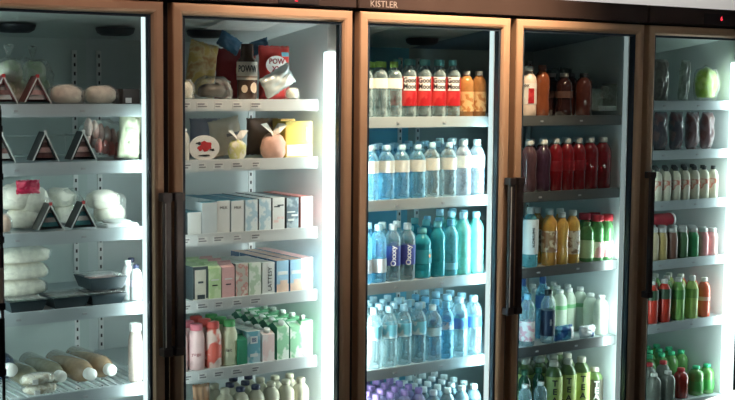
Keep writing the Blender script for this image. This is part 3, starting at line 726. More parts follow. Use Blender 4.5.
MILK = {'t': 'MILK', 's': .013, 'z': .78}
run2(3, 206, 203, WHB, WHB, TEALT, 'small white carton with straw pack', rows=1, w=.055, dd=.05, d=.166)
run2(3, 219, 201, WH, WHB, TEALT, 'white milk carton with teal top', txt=MILK)
run2(3, 233, 201, WH, WHB, TEALT, 'white milk carton with teal edge', txt=MILK)
run2(3, 247, 200, LBL, WHB, TEALT, 'light blue carton with teal top')
run2(3, 260.5, 199, LBL, BKT, SILV, 'light blue carton with pale top')
run2(3, 274, 198, WH, BKT, SILV, 'white carton with dark wave print', art=([BKT, PKW], [(-.38, .1, .70, .74, 0), (-.1, .4, .74, .78, 0), (-.4, .0, .22, .30, 1), (-.1, .42, .32, .40, 1)]))
run2(3, 288, 198, DGR, BKT, BKT, 'dark grey carton with silver swirl', art=([WH], [(-.4, .1, .25, .32, 0), (-.1, .42, .40, .46, 0), (-.45, .2, .52, .56, 0)]))
run2(3, 302, 197, PKW, REDT, REDT, 'pink white carton with red top')
for px in (191,):
    shelf_run(2, 3, 'white shrink wrapped carton', 'drink carton', lambda: carton(.05, .05, .075, WH, BKT, TEALT), [px], 218, .17, 2, .056, 'drink cartons on the third shelf')
# shelf 4
LIME = splotch('lime_green_carton', (.52, .72, .38), (.66, .80, .52), 26, .4); LIMET = mat('lime_top', (.50, .66, .40), .4); PINK = mat('pink_carton', (.78, .46, .46), .4, 0, .05); PINKT = mat('pink_top', (.66, .40, .40), .4)
GREYP = splotch('grey_red_carton', (.55, .52, .46), (.60, .26, .24), 30, .4, (.74, .70, .62)); MINT = splotch('mint_carton', (.50, .66, .50), (.78, .84, .76), 30, .4); WHT2 = mat('white_carton_top', (.62, .66, .62), .4)
BLP = mat('blue_half_carton', (.36, .60, .78), .4, 0, .05); PCH = mat('peach_print', (.78, .58, .46), .4, 0, .1)
PHT = mat('peach_grey_top', (.52, .36, .28), .4, 0, .15)
run2(4, 196, 267, mat('cream_panel', (.70, .68, .58), .4), BKT, LIMET, 'dark edged cream carton', w=.055, rows=3, art=([BKT], [(-.5, .5, .9, .99, 0), (-.5, -.38, .05, .9, 0), (.38, .5, .05, .9, 0), (-.2, .3, .03, .16, 0), (-.15, .2, .5, .56, 0)]))
run2(4, 210.5, 263, LIME, LIMET, LIMET, 'lime green drink carton', rows=3, art=([INK, WH], [(-.2, .2, .42, .46, 0), (-.3, .3, .6, .64, 1)]), gable=True)
run2(4, 224, 262, PINK, PINKT, PINKT, 'pink drink carton', rows=3, art=([INK, WH], [(-.2, .2, .42, .46, 0), (-.3, .3, .6, .64, 1)]), gable=True)
run2(4, 237.5, 264, GREYP, BKT, WHT2, 'beige and red drink carton', rows=3)
run2(4, 250.5, 263, MINT, LIMET, WHT2, 'mint green patterned carton', rows=3)
run2(4, 264, 263, WH, WHB, WHT2, 'white carton with vertical lettering', rows=3, txt={'t': 'LATTESY', 's': .021, 'z': .47, 'v': True, 'x': .1})
blu = ([PCH, WH], [(-.5, .5, .0, .26, 0), (-.4, .4, .55, .66, 1), (-.2, .4, .26, .38, 0)])
for px in (278, 291.5): run2(4, px, 261-(px-278)*.08, BLP, mat('deep_blue_side', (.05, .2, .42), .4), PHT, 'blue and peach carton', art=blu, rows=5)
run2(4, 304, 258, PKW, BLP, PINKT, 'pale pink white carton', rows=5)
# shelf 5
PKB = mat('pink_yogurt_bottle', (.84, .60, .60), .4, 0, .05); RDC = mat('coral_red_cap', (.80, .12, .10), .4); PKC = mat('pink_cap', (.80, .22, .28), .4); GRC = mat('grass_green_cap', (.12, .52, .16), .4)
RDB = splotch('red_white_yogurt', (.78, .16, .12), (.84, .66, .60), 20, .4); CRB = mat('cream_yogurt_bottle', (.74, .78, .56), .4, 0, .06)
def ybot(h, body, cap, lab, t): return bottle('milk', h, .0285, body, cap, lab, (.20, .52), name='yogurt_bottle', txt=t, capr=.74)
T5 = {'t': 'yogo', 's': .016, 'z': .36, 'm': mat('dark_red_print', (.35, .03, .04), .4), 'face': -.45}
h5 = hgt(2, 5, 197, 324, .17)
shelf_run(2, 5, 'pink yogurt bottle with pink cap', 'yogurt bottle', lambda: ybot(h5, PKB, PKC, PKB, T5), [197, 184], 350, .17, 3, .062, 'yogurt bottles on the fifth shelf')
shelf_run(2, 5, 'red and white yogurt bottle', 'yogurt bottle', lambda: ybot(h5*1.01, RDB, RDC, RDB, None), [211], 350, .17, 3, .062, 'yogurt bottles on the fifth shelf')
shelf_run(2, 5, 'cream yogurt bottle with green cap', 'yogurt bottle', lambda: ybot(h5*1.01, CRB, GRC, CRB, {'t': 'lait', 's': .016, 'z': .36, 'face': -.45}), [225.5], 345, .17, 3, .062, 'yogurt bottles on the fifth shelf')
GRN = mat('green_carton', (.16, .50, .26), .4, 0, .12, 20); GRNS = mat('dark_green_carton_side', (.04, .28, .16), .4); GRNW = splotch('green_white_carton', (.30, .60, .36), (.78, .86, .76), 24, .4); LGRN = splotch('light_green_carton', (.50, .74, .44), (.80, .88, .74), 24, .4)
BLUE2 = splotch('blue_teal_carton', (.16, .42, .52), (.45, .62, .68), 24, .4); 
run2(5, 238, 336, GRNS, GRNS, GRNS, 'small dark green carton', rows=2, w=.035, d=.175, gable=True)
run2(5, 249.5, 332, BLUE2, BLUE2, WHT2, 'blue carton with round print', rows=4, w=.05, art=([WH, NVY], [(-.28, .28, .62, .84, 0), (-.18, .18, .66, .80, 1), (-.3, .3, .2, .3, 0)]), cap=None)
run2(5, 264, 330, PKW, WH, WHT2, 'pink and white milk carton', rows=5, cap=CAPW, gable=True)
run2(5, 278.5, 322, GRNW, GRNS, GRN, 'green milk carton with white cap', rows=5, gable=True, cap=CAPW)
run2(5, 291.5, 321, GRNW, GRNS, GRN, 'dark green sided milk carton', rows=5, gable=True)
run2(5, 305, 321, LGRN, GRN, GRN, 'light green milk carton', rows=5, cap=CAPW)
# bottom
bp = pouch(.065, hgt(2, 6, 205, 384, .2), .025, splotch('copper_packet', (.45, .20, .10), (.62, .36, .22), 14, .3), 31, 'coffee_packet'); single(bp, 2, 6, 201, 392, .2, 'copper brown packet at the bottom left of second door', 'packet', dz=0)
MLK = mat('milk_bottle_white', (.56, .53, .40), .4, 0, .04)
hb = hgt(2, 6, 240, 386, .19)
shelf_run(2, 6, 'cream milk bottle', 'milk bottle', lambda: bottle('juice', hb, .030, MLK, MLK, name='milk_bottle'), [241, 282, 295, 308], 395, .19, 2, .075, 'milk bottles at the bottom')
shelf_run(2, 6, 'cream milk bottle with dark cap', 'milk bottle', lambda: bottle('juice', hb*.98, .030, MLK, DCAP, name='milk_bottle'), [256, 268], 395, .19, 3, .075, 'milk bottles at the bottom')
shelf_run(2, 6, 'teal drink can', 'drink can', lambda: bottle('jar', hb*.85, .028, TEALF, SILV, name='drink_can'), [190], 395, .18, 2, .07, 'cans at the bottom')

# ================================================================== DOOR 3: water
def d3(sh, desc, cat, mk, pxs, yt, d=.125, rows=3, pitch=.072, group=None, door=3):
    h = hgt(door, sh, pxs[0], yt, d)
    shelf_run(door, sh, desc, cat, lambda: mk(h), pxs, (yt+40), d, rows, pitch, group)
WATER = clear('clear_water_bottle', (.62, .80, .84), .12, .85, trans=(.90, .97, .98)); BLUEW = clear('pale_blue_water_bottle', (.34, .68, .86), .22, .9, trans=(.60, .88, .97))
CYANW = clear('cyan_water_bottle', (.22, .66, .76), .35, .92, trans=(.35, .78, .85)); TEALW = clear('teal_water_bottle', (.03, .40, .48), .6, .96, trans=(.1, .5, .6)); DPBLUE = clear('deep_blue_bottle', (.03, .25, .55), .5, .95, trans=(.1, .45, .8))
LIMEC = mat('lime_green_cap', (.42, .78, .16), .4); TEALC = mat('teal_cap', (.16, .52, .52), .4); LBC = mat('pale_blue_cap', (.50, .74, .84), .4); SKYC = mat('sky_blue_cap', (.25, .55, .72), .4); WBAND = splotch('white_water_label', (.78, .80, .74), (.70, .74, .70), 40, .4)
GRL = splotch('green_white_label', (.78, .82, .74), (.82, .84, .78), 30, .4)
d3(1, 'clear water bottle with green cap', 'water bottle', lambda h: bottle('water', h, .031, WATER, LIMEC, GRL, (.52, .70)), [368, 381, 394], 61, rows=3, group='green capped water bottles')
GFL = splotch('red_juice_label', (.42, .015, .02), (.58, .05, .05), 24, .35)
def gf(h):
    return bottle('water', h, .0305, WATER, TEALC, GFL, (.20, .70), patch=(mat('white_speech_patch', (.80, .78, .76), .4), .78, .46, .70), name='juice_bottle',
                  txt=[{'t': 'Good', 's': .026, 'z': .635, 'm': INK, 'xs': .85, 'b': .0007}, {'t': 'Mood', 's': .026, 'z': .53, 'm': INK, 'xs': .8, 'b': .0007}])
d3(1, 'clear bottle with Good Mood label', 'juice bottle', gf, [412, 427, 443, 457], 59, rows=2, group='red labelled juice bottles')
BRNJ = clear('amber_brown_bottle', (.50, .22, .07), .75, 1); DKT = mat('dark_brown_shrink', (.06, .04, .03), .4)
d3(1, 'amber iced tea bottle', 'tea bottle', lambda h: bottle('round', h, .029, BRNJ, CAPW, splotch('orange_tea_label', (.45, .18, .05), (.66, .40, .18), 40), (.12, .55), name='tea_bottle'), [471, 484], 71, rows=2, group='amber tea bottles')
d3(2, 'blue water bottle with white label', 'water bottle', lambda h: bottle('water', h, .0315, BLUEW, LBC, WBAND, (.50, .72)), [370, 386, 401, 417], 146, rows=3, group='blue water bottles with white labels')
d3(2, 'clear water bottle with white label', 'water bottle', lambda h: bottle('water', h, .0315, WATER, LBC, WBAND, (.50, .72)), [431, 448], 143, rows=3, group='clear water bottles with white labels')
d3(2, 'grey tinted water bottle with white cap', 'water bottle', lambda h: bottle('water', h, .0315, clear('grey_clear_bottle', (.62, .70, .74), .3, .95, trans=(.7, .75, .8)), CAPW, WBAND, (.50, .72)), [465, 479], 140, rows=3, group='white capped water bottles')
PURP = mat('violet_blue_label', (.07, .09, .40), .4, 0, .1); 
d3(3, 'clear drink bottle with pale label', 'water bottle', lambda h: bottle('slim', h, .030, BLUEW, LBC, mat('very_pale_label', (.66, .74, .78), .4), (.18, .42)), [367, 379], 226, rows=3, group='pale labelled bottles')
def oxy(h): return bottle('slim', h, .030, WATER, CAPW, PURP, (.28, .62), patch=None, txt={'t': 'Oxxxy', 's': .027, 'z': .45, 'v': True, 'b': .0005, 'm': WHITE, 'face': -.5})
d3(3, 'clear bottle with violet Oxxxy label', 'water bottle', oxy, [392, 406.5], 225, rows=2, group='violet labelled bottles')
def teal(h):
    b = bottle('water', h, .036, TEALW, TEALC, mat('teal_label', (.04, .34, .40), .4), (.30, .58))
    m = MB(); R = .0375; m.quad([(R*math.sin(.35+.2*math.cos(t)), -R*math.cos(.35+.2*math.cos(t)), h*.46+.0075*math.sin(t)) for t in [2*PI*i/12 for i in range(12)]]); m.build('orange_dot', mat('orange_dot', (.85, .30, .08), .4), b); return b
d3(3, 'large teal water bottle with orange dot', 'water bottle', teal, [425], 229, rows=3, pitch=.085, group='teal water bottles')
d3(3, 'teal water bottle', 'water bottle', lambda h: bottle('water', h, .030, TEALW, TEALC), [442], 222, rows=3, group='teal water bottles')
d3(3, 'cyan water bottle', 'water bottle', lambda h: bottle('slim', h, .029, CYANW, SKYC, mat('cyan_label', (.2, .55, .68), .4), (.12, .24)), [455], 220, rows=3, group='cyan water bottles')
d3(3, 'clear bottle with green drink', 'water bottle', lambda h: bottle('water', h, .031, clear('green_blue_bottle', (.28, .70, .62), .5, .95, trans=(.5, .85, .8)), LBC), [467, 482], 213, rows=3, group='green tinted bottles')
SMOK = mat('clear_pinkish_label', (.62, .66, .70), .4, 0, .1)
TEALL = splotch('cyan_print_label', (.20, .58, .70), (.62, .78, .82), 20, .4)
d3(4, 'clear water bottle with cyan label', 'water bottle', lambda h: bottle('slim', h, .0295, WATER, LBC, TEALL, (.48, .70)), [374, 389, 403.5, 418], 309, rows=4, pitch=.066, group='cyan labelled water bottles')
d3(4, 'square clear water bottle', 'water bottle', lambda h: bottle('water', h, .030, WATER, CAPW, mat('pale_cyan_label', (.5, .74, .8), .4), (.45, .60), sq=2), [432], 306, rows=4, pitch=.066, group='square water bottles')
d3(4, 'blue labelled clear water bottle', 'water bottle', lambda h: bottle('water', h, .0305, BLUEW, SKYC, splotch('blue_print_label', (.12, .35, .62), (.6, .7, .8), 30, .4), (.52, .66)), [447], 303, rows=4, pitch=.066, group='blue labelled water bottles')
d3(4, 'clear water bottle with blue band', 'water bottle', lambda h: bottle('round', h, .034, WATER, LBC, splotch('teal_navy_label', (.08, .45, .52), (.08, .18, .40), 16, .4), (.48, .66)), [464, 482], 298, rows=4, pitch=.072, group='blue banded water bottles')
PRP = mat('purple_cap', (.32, .22, .50), .4); hh = hgt(3, 5, 400, 389, .13)
d3(5, 'purple capped bottle', 'water bottle', lambda h: bottle('slim', h, .029, clear('lilac_bottle', (.45, .42, .70), .6, .95), PRP, mat('lilac_label', (.42, .3, .6), .4), (.3, .7)), [376, 390, 404, 418], 396, rows=5, pitch=.062, group='purple capped bottles')
d3(5, 'white capped water bottle', 'water bottle', lambda h: bottle('slim', h, .029, clear('grey_blue_bottle', (.35, .5, .55), .6, .95), CAPW, mat('dark_grey_label', (.10, .16, .18), .4), (.3, .7)), [433, 447, 461, 475], 392, rows=5, pitch=.062, group='white capped water bottles at the bottom')

# ================================================================== DOOR 4: juices and teas
def d4(sh, desc, cat, mk, pxs, yt, d=.125, rows=2, pitch=.075, group=None): d3(sh, desc, cat, mk, pxs, yt, d, rows, pitch, group, 4)
RW = splotch('white_red_label', (.80, .74, .68), (.78, .70, .64), 30, .4)
def peach(h):
    b = bottle('juice', h, .034, mat('cream_juice_bottle', (.74, .58, .48), .35, 0, .06), CAPW, RW, (.24, .66), name='juice_bottle', patch=(GFL, .35, .26, .56)); lettering('ox', .02, INK, b, 0, 0, h*.62, bend=.036, face=-.9); return b
d4(1, 'cream juice bottle with red and white label', 'juice bottle', peach, [527.5], 66, rows=1)
AMB = clear('dark_amber_bottle', (.26, .07, .025), .85, 1); DRK = clear('cola_dark_bottle', (.035, .012, .010), .85, 1); BRD = clear('dark_brown_red_bottle', (.12, .03, .02), .85, 1)
d4(1, 'reddish brown juice bottle', 'juice bottle', lambda h: bottle('juice', h, .031, AMB, mat('brown_cap', (.20, .08, .05), .4), name='juice_bottle'), [541.5], 65, rows=2)
d4(1, 'black cola bottle with pale cap', 'cola bottle', lambda h: bottle('juice', h, .034, DRK, mat('dull_cap', (.35, .33, .30), .4), mat('dark_label', (.10, .05, .04), .4), (.42, .58), name='cola_bottle'), [563.5], 73, rows=2)
d4(1, 'dark brown juice bottle', 'juice bottle', lambda h: bottle('round', h, .034, BRD, mat('dark_cap', (.05, .04, .04), .4), name='juice_bottle'), [583], 73, rows=2)
cb = empty('clear_box'); m = MB(); 
for b in ((-.05, .05, -.04, .04, 0, .004), (-.05, .05, -.04, -.037, .004, .02), (.047, .05, -.04, .04, .004, .11), (-.05, .05, .037, .04, .004, .09)): m.box(*b)
m.build('box_walls', clear('clear_acrylic', (.6, .7, .68), .25, .9), cb); MB().pillow(.04, .05, .02, seed=3).xform(Matrix.Translation((.02, 0, .05))).build('contents', FILM, cb)
single(cb, 4, 1, 604, 95, .14, 'clear plastic box at the right of the top shelf, fourth door', 'clear box', dz=.02)
for px, py, s in ((554, 66, 1), (594, 64, 2)):
    r = pouch(.07, .08, .03, clear('crinkled_dark_film', (.20, .28, .26), .35, .9, rough=.08), s, 'clear_pouch', tilt=.15*s-.2); single(r, 4, 1, px, py, .40, ('crinkled clear pouch above the black cola bottle, fourth door', 'crinkled clear pouch above the clear plastic box, fourth door')[s-1], 'pouch', dz=.112)
st = empty('bottle_riser'); MB().box(-.09, .09, -.07, .07, .105, .11).build('riser_top', LIPD, st)
for sx in (-.087, .087):
    for sy in (-.065, .065): MB().box(sx-.003, sx+.003, sy-.003, sy+.003, 0, .105).build('leg', LIPD, st)
single(st, 4, 1, 575, 80, .40, 'small metal riser shelf carrying the clear pouches, fourth door', 'riser')
REDJ = clear('red_juice_bottle', (.24, .010, .014), .80, 1, rough=.08); GRAPE = clear('dark_grape_bottle', (.07, .03, .055), .75, 1, rough=.08); GRYC = mat('pale_grey_cap', (.58, .60, .58), .4)
RL = mat('dark_red_label', (.20, .01, .015), .3, 0, .2)
d4(2, 'smoky purple juice bottle', 'juice bottle', lambda h: bottle('juice', h, .033, clear('smoky_purple_bottle', (.14, .07, .08), .55, .95, rough=.06), GRYC, name='juice_bottle'), [528.5], 141, rows=2)
d4(2, 'dark grape juice bottle', 'juice bottle', lambda h: bottle('juice', h, .033, GRAPE, CAPW, name='juice_bottle'), [543.5], 140, rows=2)
d4(2, 'red juice bottle', 'juice bottle', lambda h: bottle('round', h, .030, REDJ, GRYC, RL, (.38, .58), name='juice_bottle'), [556, 566.5, 577.5], 139, d=.125, rows=2, group='red juice bottles')
d4(2, 'bright red juice bottle', 'juice bottle', lambda h: bottle('round', h, .036, REDJ, CAPW, name='juice_bottle'), [588.5, 601.5], 138, rows=2, group='red juice bottles')
# shelf 3
WV = mat('white_paper_label', (.72, .78, .80), .4, 0, .04)
d4(3, 'clear bottle with white label', 'drink bottle', lambda h: bottle('slim', h, .032, CYANW, GRYC, WV, (.22, .80), txt={'t': 'KOKUMI', 's': .02, 'z': .5, 'v': True, 'xs': .8}), [530], 208, rows=2)
AMBR = clear('orange_juice_bottle', (.72, .38, .08), .8, 1); CL = splotch('cream_brown_label', (.74, .62, .42), (.34, .20, .10), 34, .4)
d4(3, 'amber juice bottle with patterned label', 'juice bottle', lambda h: bottle('juice', h, .032, AMBR, GRYC, CL, (.24, .62), name='juice_bottle'), [549.5], 210, rows=2, group='orange juice bottles')
OJ = clear('bright_orange_bottle', (.85, .52, .12), .85, 1)
d4(3, 'bright orange juice bottle', 'juice bottle', lambda h: bottle('juice', h, .029, OJ, CAPW, name='juice_bottle'), [561.5], 213, rows=2, group='orange juice bottles')
d4(3, 'orange juice bottle with cream label', 'juice bottle', lambda h: bottle('juice', h, .031, OJ, CAPW, splotch('cream_label_dark_print', (.80, .76, .60), (.84, .80, .66), 40, .4, (.3, .2, .1)), (.18, .62), name='juice_bottle'), [571], 211, rows=2, group='orange juice bottles')
GB = clear('green_soju_bottle', (.16, .44, .16), .6, .95); REDTOP = mat('red_lid', (.55, .04, .06), .4)
d4(3, 'green bottle with pale green label', 'drink bottle', lambda h: bottle('round', h, .028, GB, GB, mat('pale_green_label', (.5, .7, .4), .4), (.10, .55)), [590], 222, d=.13, rows=2)
d4(3, 'green bottle with pink label and red top', 'drink bottle', lambda h: bottle('jar', h, .026, GB, REDTOP, splotch('pink_white_label', (.75, .35, .38), (.8, .72, .66), 30, .4), (.08, .42), capr=.95), [600.5, 611], 215, d=.13, rows=2, group='red topped green bottles')
# shelf 4
PKL = splotch('pink_white_print', (.76, .40, .48), (.80, .76, .76), 40, .4); NVL = mat('navy_label', (.02, .04, .09), .4, 0, .2); NVC = mat('navy_cap', (.03, .09, .25), .35)
d4(4, 'clear bottle with pink printed label', 'drink bottle', lambda h: bottle('slim', h, .030, WATER, SKYC, PKL, (.10, .48)), [527], 295, rows=2)
d4(4, 'clear bottle with navy label and black cap', 'drink bottle', lambda h: bottle('slim', h, .029, WATER, mat('black_cap', (.02, .03, .03), .35), NVL, (.14, .62), txt={'t': 'aqua', 's': .014, 'z': .4, 'v': True, 'm': WHITE}), [547.5], 291, rows=1)
d4(4, 'blue capped bottle with blue label', 'drink bottle', lambda h: bottle('slim', h, .028, BLUEW, NVC, mat('navy_blue_label', (.05, .15, .35), .4), (.5, .7)), [521, 542], 279, d=.235, rows=1, group='blue capped bottles')
bt = pouch(.105, .062, .035, splotch('blue_wave_print', (.03, .14, .42), (.10, .42, .62), 30, .35), 6, 'tissue_packet', extra=[('white_end', WHITE, .25, .46, .1, .9)]); single(bt, 4, 4, 567, 335, .115, 'blue printed packet lying in front on the fourth shelf, fourth door', 'packet')
bt = pouch(.085, .048, .03, mat('white_packet_film', (.78, .80, .80), .4), 7, 'tissue_packet', extra=[('blue_end', NVC, .1, .26, .05, .45)]); single(bt, 4, 4, 587, 333, .14, 'white packet with blue mark beside the blue packet, fourth door', 'packet')
MG = mat('milky_green_bottle', (.72, .80, .66), .35); 
for r, (yt, pxs, d) in enumerate(((294, [608, 622], .17), (297, [], .20))):
    if pxs: d3(4, 'milky white drink bottle', 'drink bottle', lambda h: bottle('round', h, .030, mat('milky_white_bottle', (.70, .74, .62), .35), CAPW, name='drink_bottle'), pxs[:1], yt, d, 2, .07, 'milky bottles on the fourth shelf', 4)
d3(4, 'milky green bottle with white cap', 'drink bottle', lambda h: bottle('round', h, .030, MG, CAPW, mat('green_shoulder_label', (.25, .60, .28), .4), (.55, .64)), [555, 568, 581, 594], 290, .28, 3, .085, 'milky green bottles', 4)
# shelf 5
TG = clear('green_tea_bottle', (.12, .20, .06), .8, 1); TL = splotch('yellow_green_tea_label', (.50, .60, .16), (.62, .70, .26), 16, .4); DTL = mat('dark_tea_label', (.05, .045, .03), .4, 0, .3, 40)
teat = {'t': 'TEA', 's': .036, 'z': .34, 'v': False}
def tea(lab, h):
    b = bottle('round', h, .036, TG, mat('pale_gold_cap', (.55, .52, .42), .4), lab, (.10, .72), name='tea_bottle')
    for i, ch in enumerate('TEA'): lettering(ch, .034, INK if lab is TL else WHITE, b, 0, 0, h*(.60-.16*i), bend=.0368, face=-.55, bold=.0008)
    return b
d3(5, 'tea bottle with yellow-green label', 'tea bottle', lambda h: tea(TL, h), [553, 569.5, 586], 361, .185, 3, .085, 'green tea bottles', 4)
d3(5, 'tea bottle with yellow-green label', 'tea bottle', lambda h: tea(TL, h), [530], 358, .27, 2, .085, 'green tea bottles', 4)
d3(5, 'dark labelled tea bottle', 'tea bottle', lambda h: tea(DTL, h), [602], 366, .185, 2, .085, 'green tea bottles', 4)
DG = clear('dark_green_bottle', (.02, .10, .05), .8, 1)
d3(5, 'dark green bottle', 'drink bottle', lambda h: bottle('juice', h, .026, DG, mat('dark_green_cap', (.02, .12, .06), .4)), [538, 524], 368, .20, 1, .07, 'dark green bottles', 4)
hs = hgt(4, 5, 525, 387, .11)
shelf_run(4, 5, 'small clear bottle with white cap', 'water bottle', lambda: bottle('round', hs, .027, WATER, CAPW), [525, 540.5], 396, .115, 1, .07, 'small clear bottles in front')

# ================================================================== DOOR 5
def d5(sh, desc, cat, mk, pxs, yt, d=.175, rows=2, pitch=.07, group=None): d3(sh, desc, cat, mk, pxs, yt, d, rows, pitch, group, 5)
h = hgt(5, 1, 661, 60, .2)
single(pouch(.075, h, .05, clear('grey_brown_film', (.40, .38, .34), .35, .9, rough=.08), 41, 'clear_pouch'), 5, 1, 661, 80, .19, 'clear grey pouch at the left of the top shelf, rightmost door', 'pouch')
single(pouch(.06, h*.98, .035, clear('crinkled_silver_film', (.55, .62, .56), .4, .95, rough=.06), 42, 'clear_pouch', tilt=.1), 5, 1, 683, 80, .19, 'twisted clear pouch in the middle of the top shelf, rightmost door', 'pouch')
single(food_bag([(0, 0, .075, .055, .035, .075)], .062, .04, .088, 43, splotch('lime_green_fruit', (.35, .55, .06), (.66, .80, .22), 10, .4), name='lime_bag'), 5, 1, 706, 80, .2, 'lime green bag at the right of the top shelf, rightmost door', 'bag')
PB = splotch('dark_purple_contents', (.07, .04, .07), (.22, .06, .06), 14, .4); PKP = splotch('dusty_pink_contents', (.40, .20, .20), (.30, .08, .07), 14, .4)
for i, (px, m1) in enumerate(((660, PB), (676, PB), (692, PKP), (707, PKP))):
    h = hgt(5, 2, px, 113, .19)
    o = pouch(.066, h, .05, m1, 50+i, 'fruit_pouch', extra=None); MB().pillow(.069, h*1.02, .056, seed=50+i).build('outer_film', clear('glossy_wrap', (.7, .72, .74), .06, .5, rough=.05), o)
    put(o, 5, 2, px, 130, .185); ground(o, surf(5, 2)+.0006); keep_in(o, 5); reg(o, ('dark purple fruit pouch', 'dusty pink fruit pouch')[i//2], 'pouch', 5, 2, 1, 'fruit pouches')
CRL = splotch('cream_red_label', (.74, .70, .58), (.60, .16, .10), 26, .4, (.76, .72, .60)); BKC = mat('charcoal_cap', (.04, .05, .05), .4)
d5(3, 'small cream bottle with charcoal cap', 'drink bottle', lambda h: bottle('slim', h, .0225, mat('cream_glass_bottle', (.72, .70, .56), .3), BKC, CRL, (.25, .62)), [656, 665, 674.5, 684, 693.5, 703, 712], 168, .165, 3, .06, 'small cream bottles')
for nm, c, px in (('yellow brown juice jar', (.50, .38, .14), 660.5), ('brown juice jar', (.24, .12, .09), 671), ('dark green juice jar', (.10, .22, .10), 681.5), ('green juice jar', (.05, .32, .12), 692), ('pink juice jar', (.80, .32, .34), 702), ('pale pink juice jar', (.80, .50, .48), 711), ('beige juice jar', (.55, .46, .30), 652)):
    d5(4, nm, 'juice jar', lambda h: bottle('jar', h, .0255, mat(nm.replace(' ', '_'), c, .3, 0, .15, 60, coat=.4), mat('silver_jar_cap', (.58, .60, .58), .35, .3), name='juice_jar'), [px], 228, .165, 3, .06, 'juice jars')
rt = empty('red_tub'); m = MB().lathe([(0, 0), (.028, 0), (.030, .006), (.030, .19), (0, .19)], 20); m.xform(Matrix.Rotation(PI/2, 4, 'Y')); m.build('tub', mat('deep_red_tub', (.42, .03, .05), .4), rt)
m = MB().lathe([(0, .191), (.031, .191), (.031, .203), (.026, .206), (0, .206)], 20); m.xform(Matrix.Rotation(PI/2, 4, 'Y')); m.build('white_end_cap', WHITE, rt)
put(rt, 5, 4, 640, 219, .42); ground(rt, surf(5, 4)+.105); reg(rt, None, 'tub', 5, 4, 1, None, 'red cylinder with white end lying above the juice jars, rightmost door')
br = empty('wire_riser'); m = MB(); L_ = .24
for yy_ in (-.04, .04):
    m.tube([(-.02, yy_, 0), (-.02, yy_, .103), (L_, yy_, .103), (L_, yy_, 0)], .0025)
for xx_ in (0, .07, .14, .2): m.tube([(xx_, -.04, .103), (xx_, .04, .103)], .002)
m.build('wire_frame', LIP, br); put(br, 5, 4, 640, 219, .42, 0); reg(br, None, 'riser', 5, 4, 1, None, 'wire riser behind the juice jars carrying the red cylinder, rightmost door')
RDJ = mat('red_soft_drink', (.62, .05, .03), .25, 0, .1, coat=.5); SHD = mat('dark_shoulder_label', (.05, .10, .06), .4)
def soda(body, lab, z, cap=CAPW): return lambda h: bottle('round', h, .0285, body, cap, lab, z, name='soft_drink_bottle')
d5(5, 'red soft drink bottle with dark shoulder', 'soft drink', soda(RDJ, SHD, (.55, .78)), [651, 663.5], 281, .165, 3, .068, 'red soft drinks')
d5(5, 'green soft drink bottle', 'soft drink', soda(mat('green_soft_drink', (.28, .62, .16), .25, 0, .1, coat=.5), mat('leaf_green_label', (.10, .35, .08), .4, 0, .2), (.50, .72)), [677.5], 278, .165, 3, .068, 'green soft drinks')
d5(5, 'lime soft drink bottle', 'soft drink', soda(mat('lime_soft_drink', (.55, .72, .22), .25, 0, .1, coat=.5), mat('olive_label', (.25, .42, .10), .4, 0, .2), (.50, .72)), [691], 277, .165, 3, .068, 'green soft drinks')
d5(5, 'orange red soft drink bottle', 'soft drink', soda(mat('orange_red_soft_drink', (.78, .14, .07), .25, 0, .1, coat=.5), mat('white_red_band', (.8, .45, .38), .4), (.42, .52)), [703], 278, .165, 3, .068, 'red soft drinks')
EGC = mat('emerald_cap', (.05, .55, .26), .4); RC = mat('bright_red_cap', (.66, .05, .06), .4)
GSD = clear('green_soda_bottle', (.14, .36, .10), .75, 1); GRD = clear('grey_soda_bottle', (.30, .34, .30), .6, .95)
d5(6, 'green soda bottle with emerald cap', 'soda bottle', lambda h: bottle('round', h, .034, GSD, EGC, mat('green_soda_label', (.05, .28, .06), .4, 0, .2), (.15, .5)), [695, 712], 366, .19, 1, .075, 'green capped sodas')
d5(6, 'red soda bottle with red cap', 'soda bottle', lambda h: bottle('round', h, .033, clear('red_soda_bottle', (.38, .03, .02), .85, 1), RC, name='soda_bottle'), [680], 368, .19, 1, .075, 'red capped sodas')
d5(6, 'grey soda bottle with white cap', 'soda bottle', lambda h: bottle('round', h, .032, GRD, CAPW, name='soda_bottle'), [667, 653], 371, .175, 1, .075, 'grey sodas')
d5(6, 'grey soda bottle with red cap', 'soda bottle', lambda h: bottle('round', h, .032, GRD, RC, name='soda_bottle'), [648, 662], 363, .262, 1, .075, 'red capped sodas')
d5(6, 'green soda bottle in the back', 'soda bottle', lambda h: bottle('round', h, .032, GSD, EGC, name='soda_bottle'), [648, 661, 675, 690], 355, .345, 3, .075, 'green capped sodas')

# ================================================================== outside the refrigerators
rk = empty('hanging_display_strip'); BW = mat('black_rack_metal', (.010, .009, .010), .45)
xr, _ = at(2.4, 250, -.45)
MB().box(-.004, .0, -.006, .006, .35, 1.49).box(-.030, -.026, -.006, .006, .35, 1.49).build('rack_posts', BW, rk)
for zz in (.36, .47, .62, .80, .97, 1.14, 1.30, 1.42): MB().box(-.034, .004, -.008, .008, zz, zz+.022, bevel=.003).build('rack_clip', BW, rk)
for zz, hh_, mm in ((1.32, .16, BLACK), (1.17, .13, BLACK), (.98, .15, MAROON), (.82, .13, BLACK)):
    MB().box(-.028, .002, -.004, .004, zz, zz+hh_).build('hanging_card', mm, rk)
MB().box(-.02, -.002, -.0075, -.0045, .99, 1.08).build('card_print', PCH, rk)
MB().box(-.16, .14, -.1, .1, 0, .02, bevel=.004).build('rack_base', BW, rk); MB().box(-.02, -.01, -.006, .006, .02, .36).build('rack_stem', BW, rk)
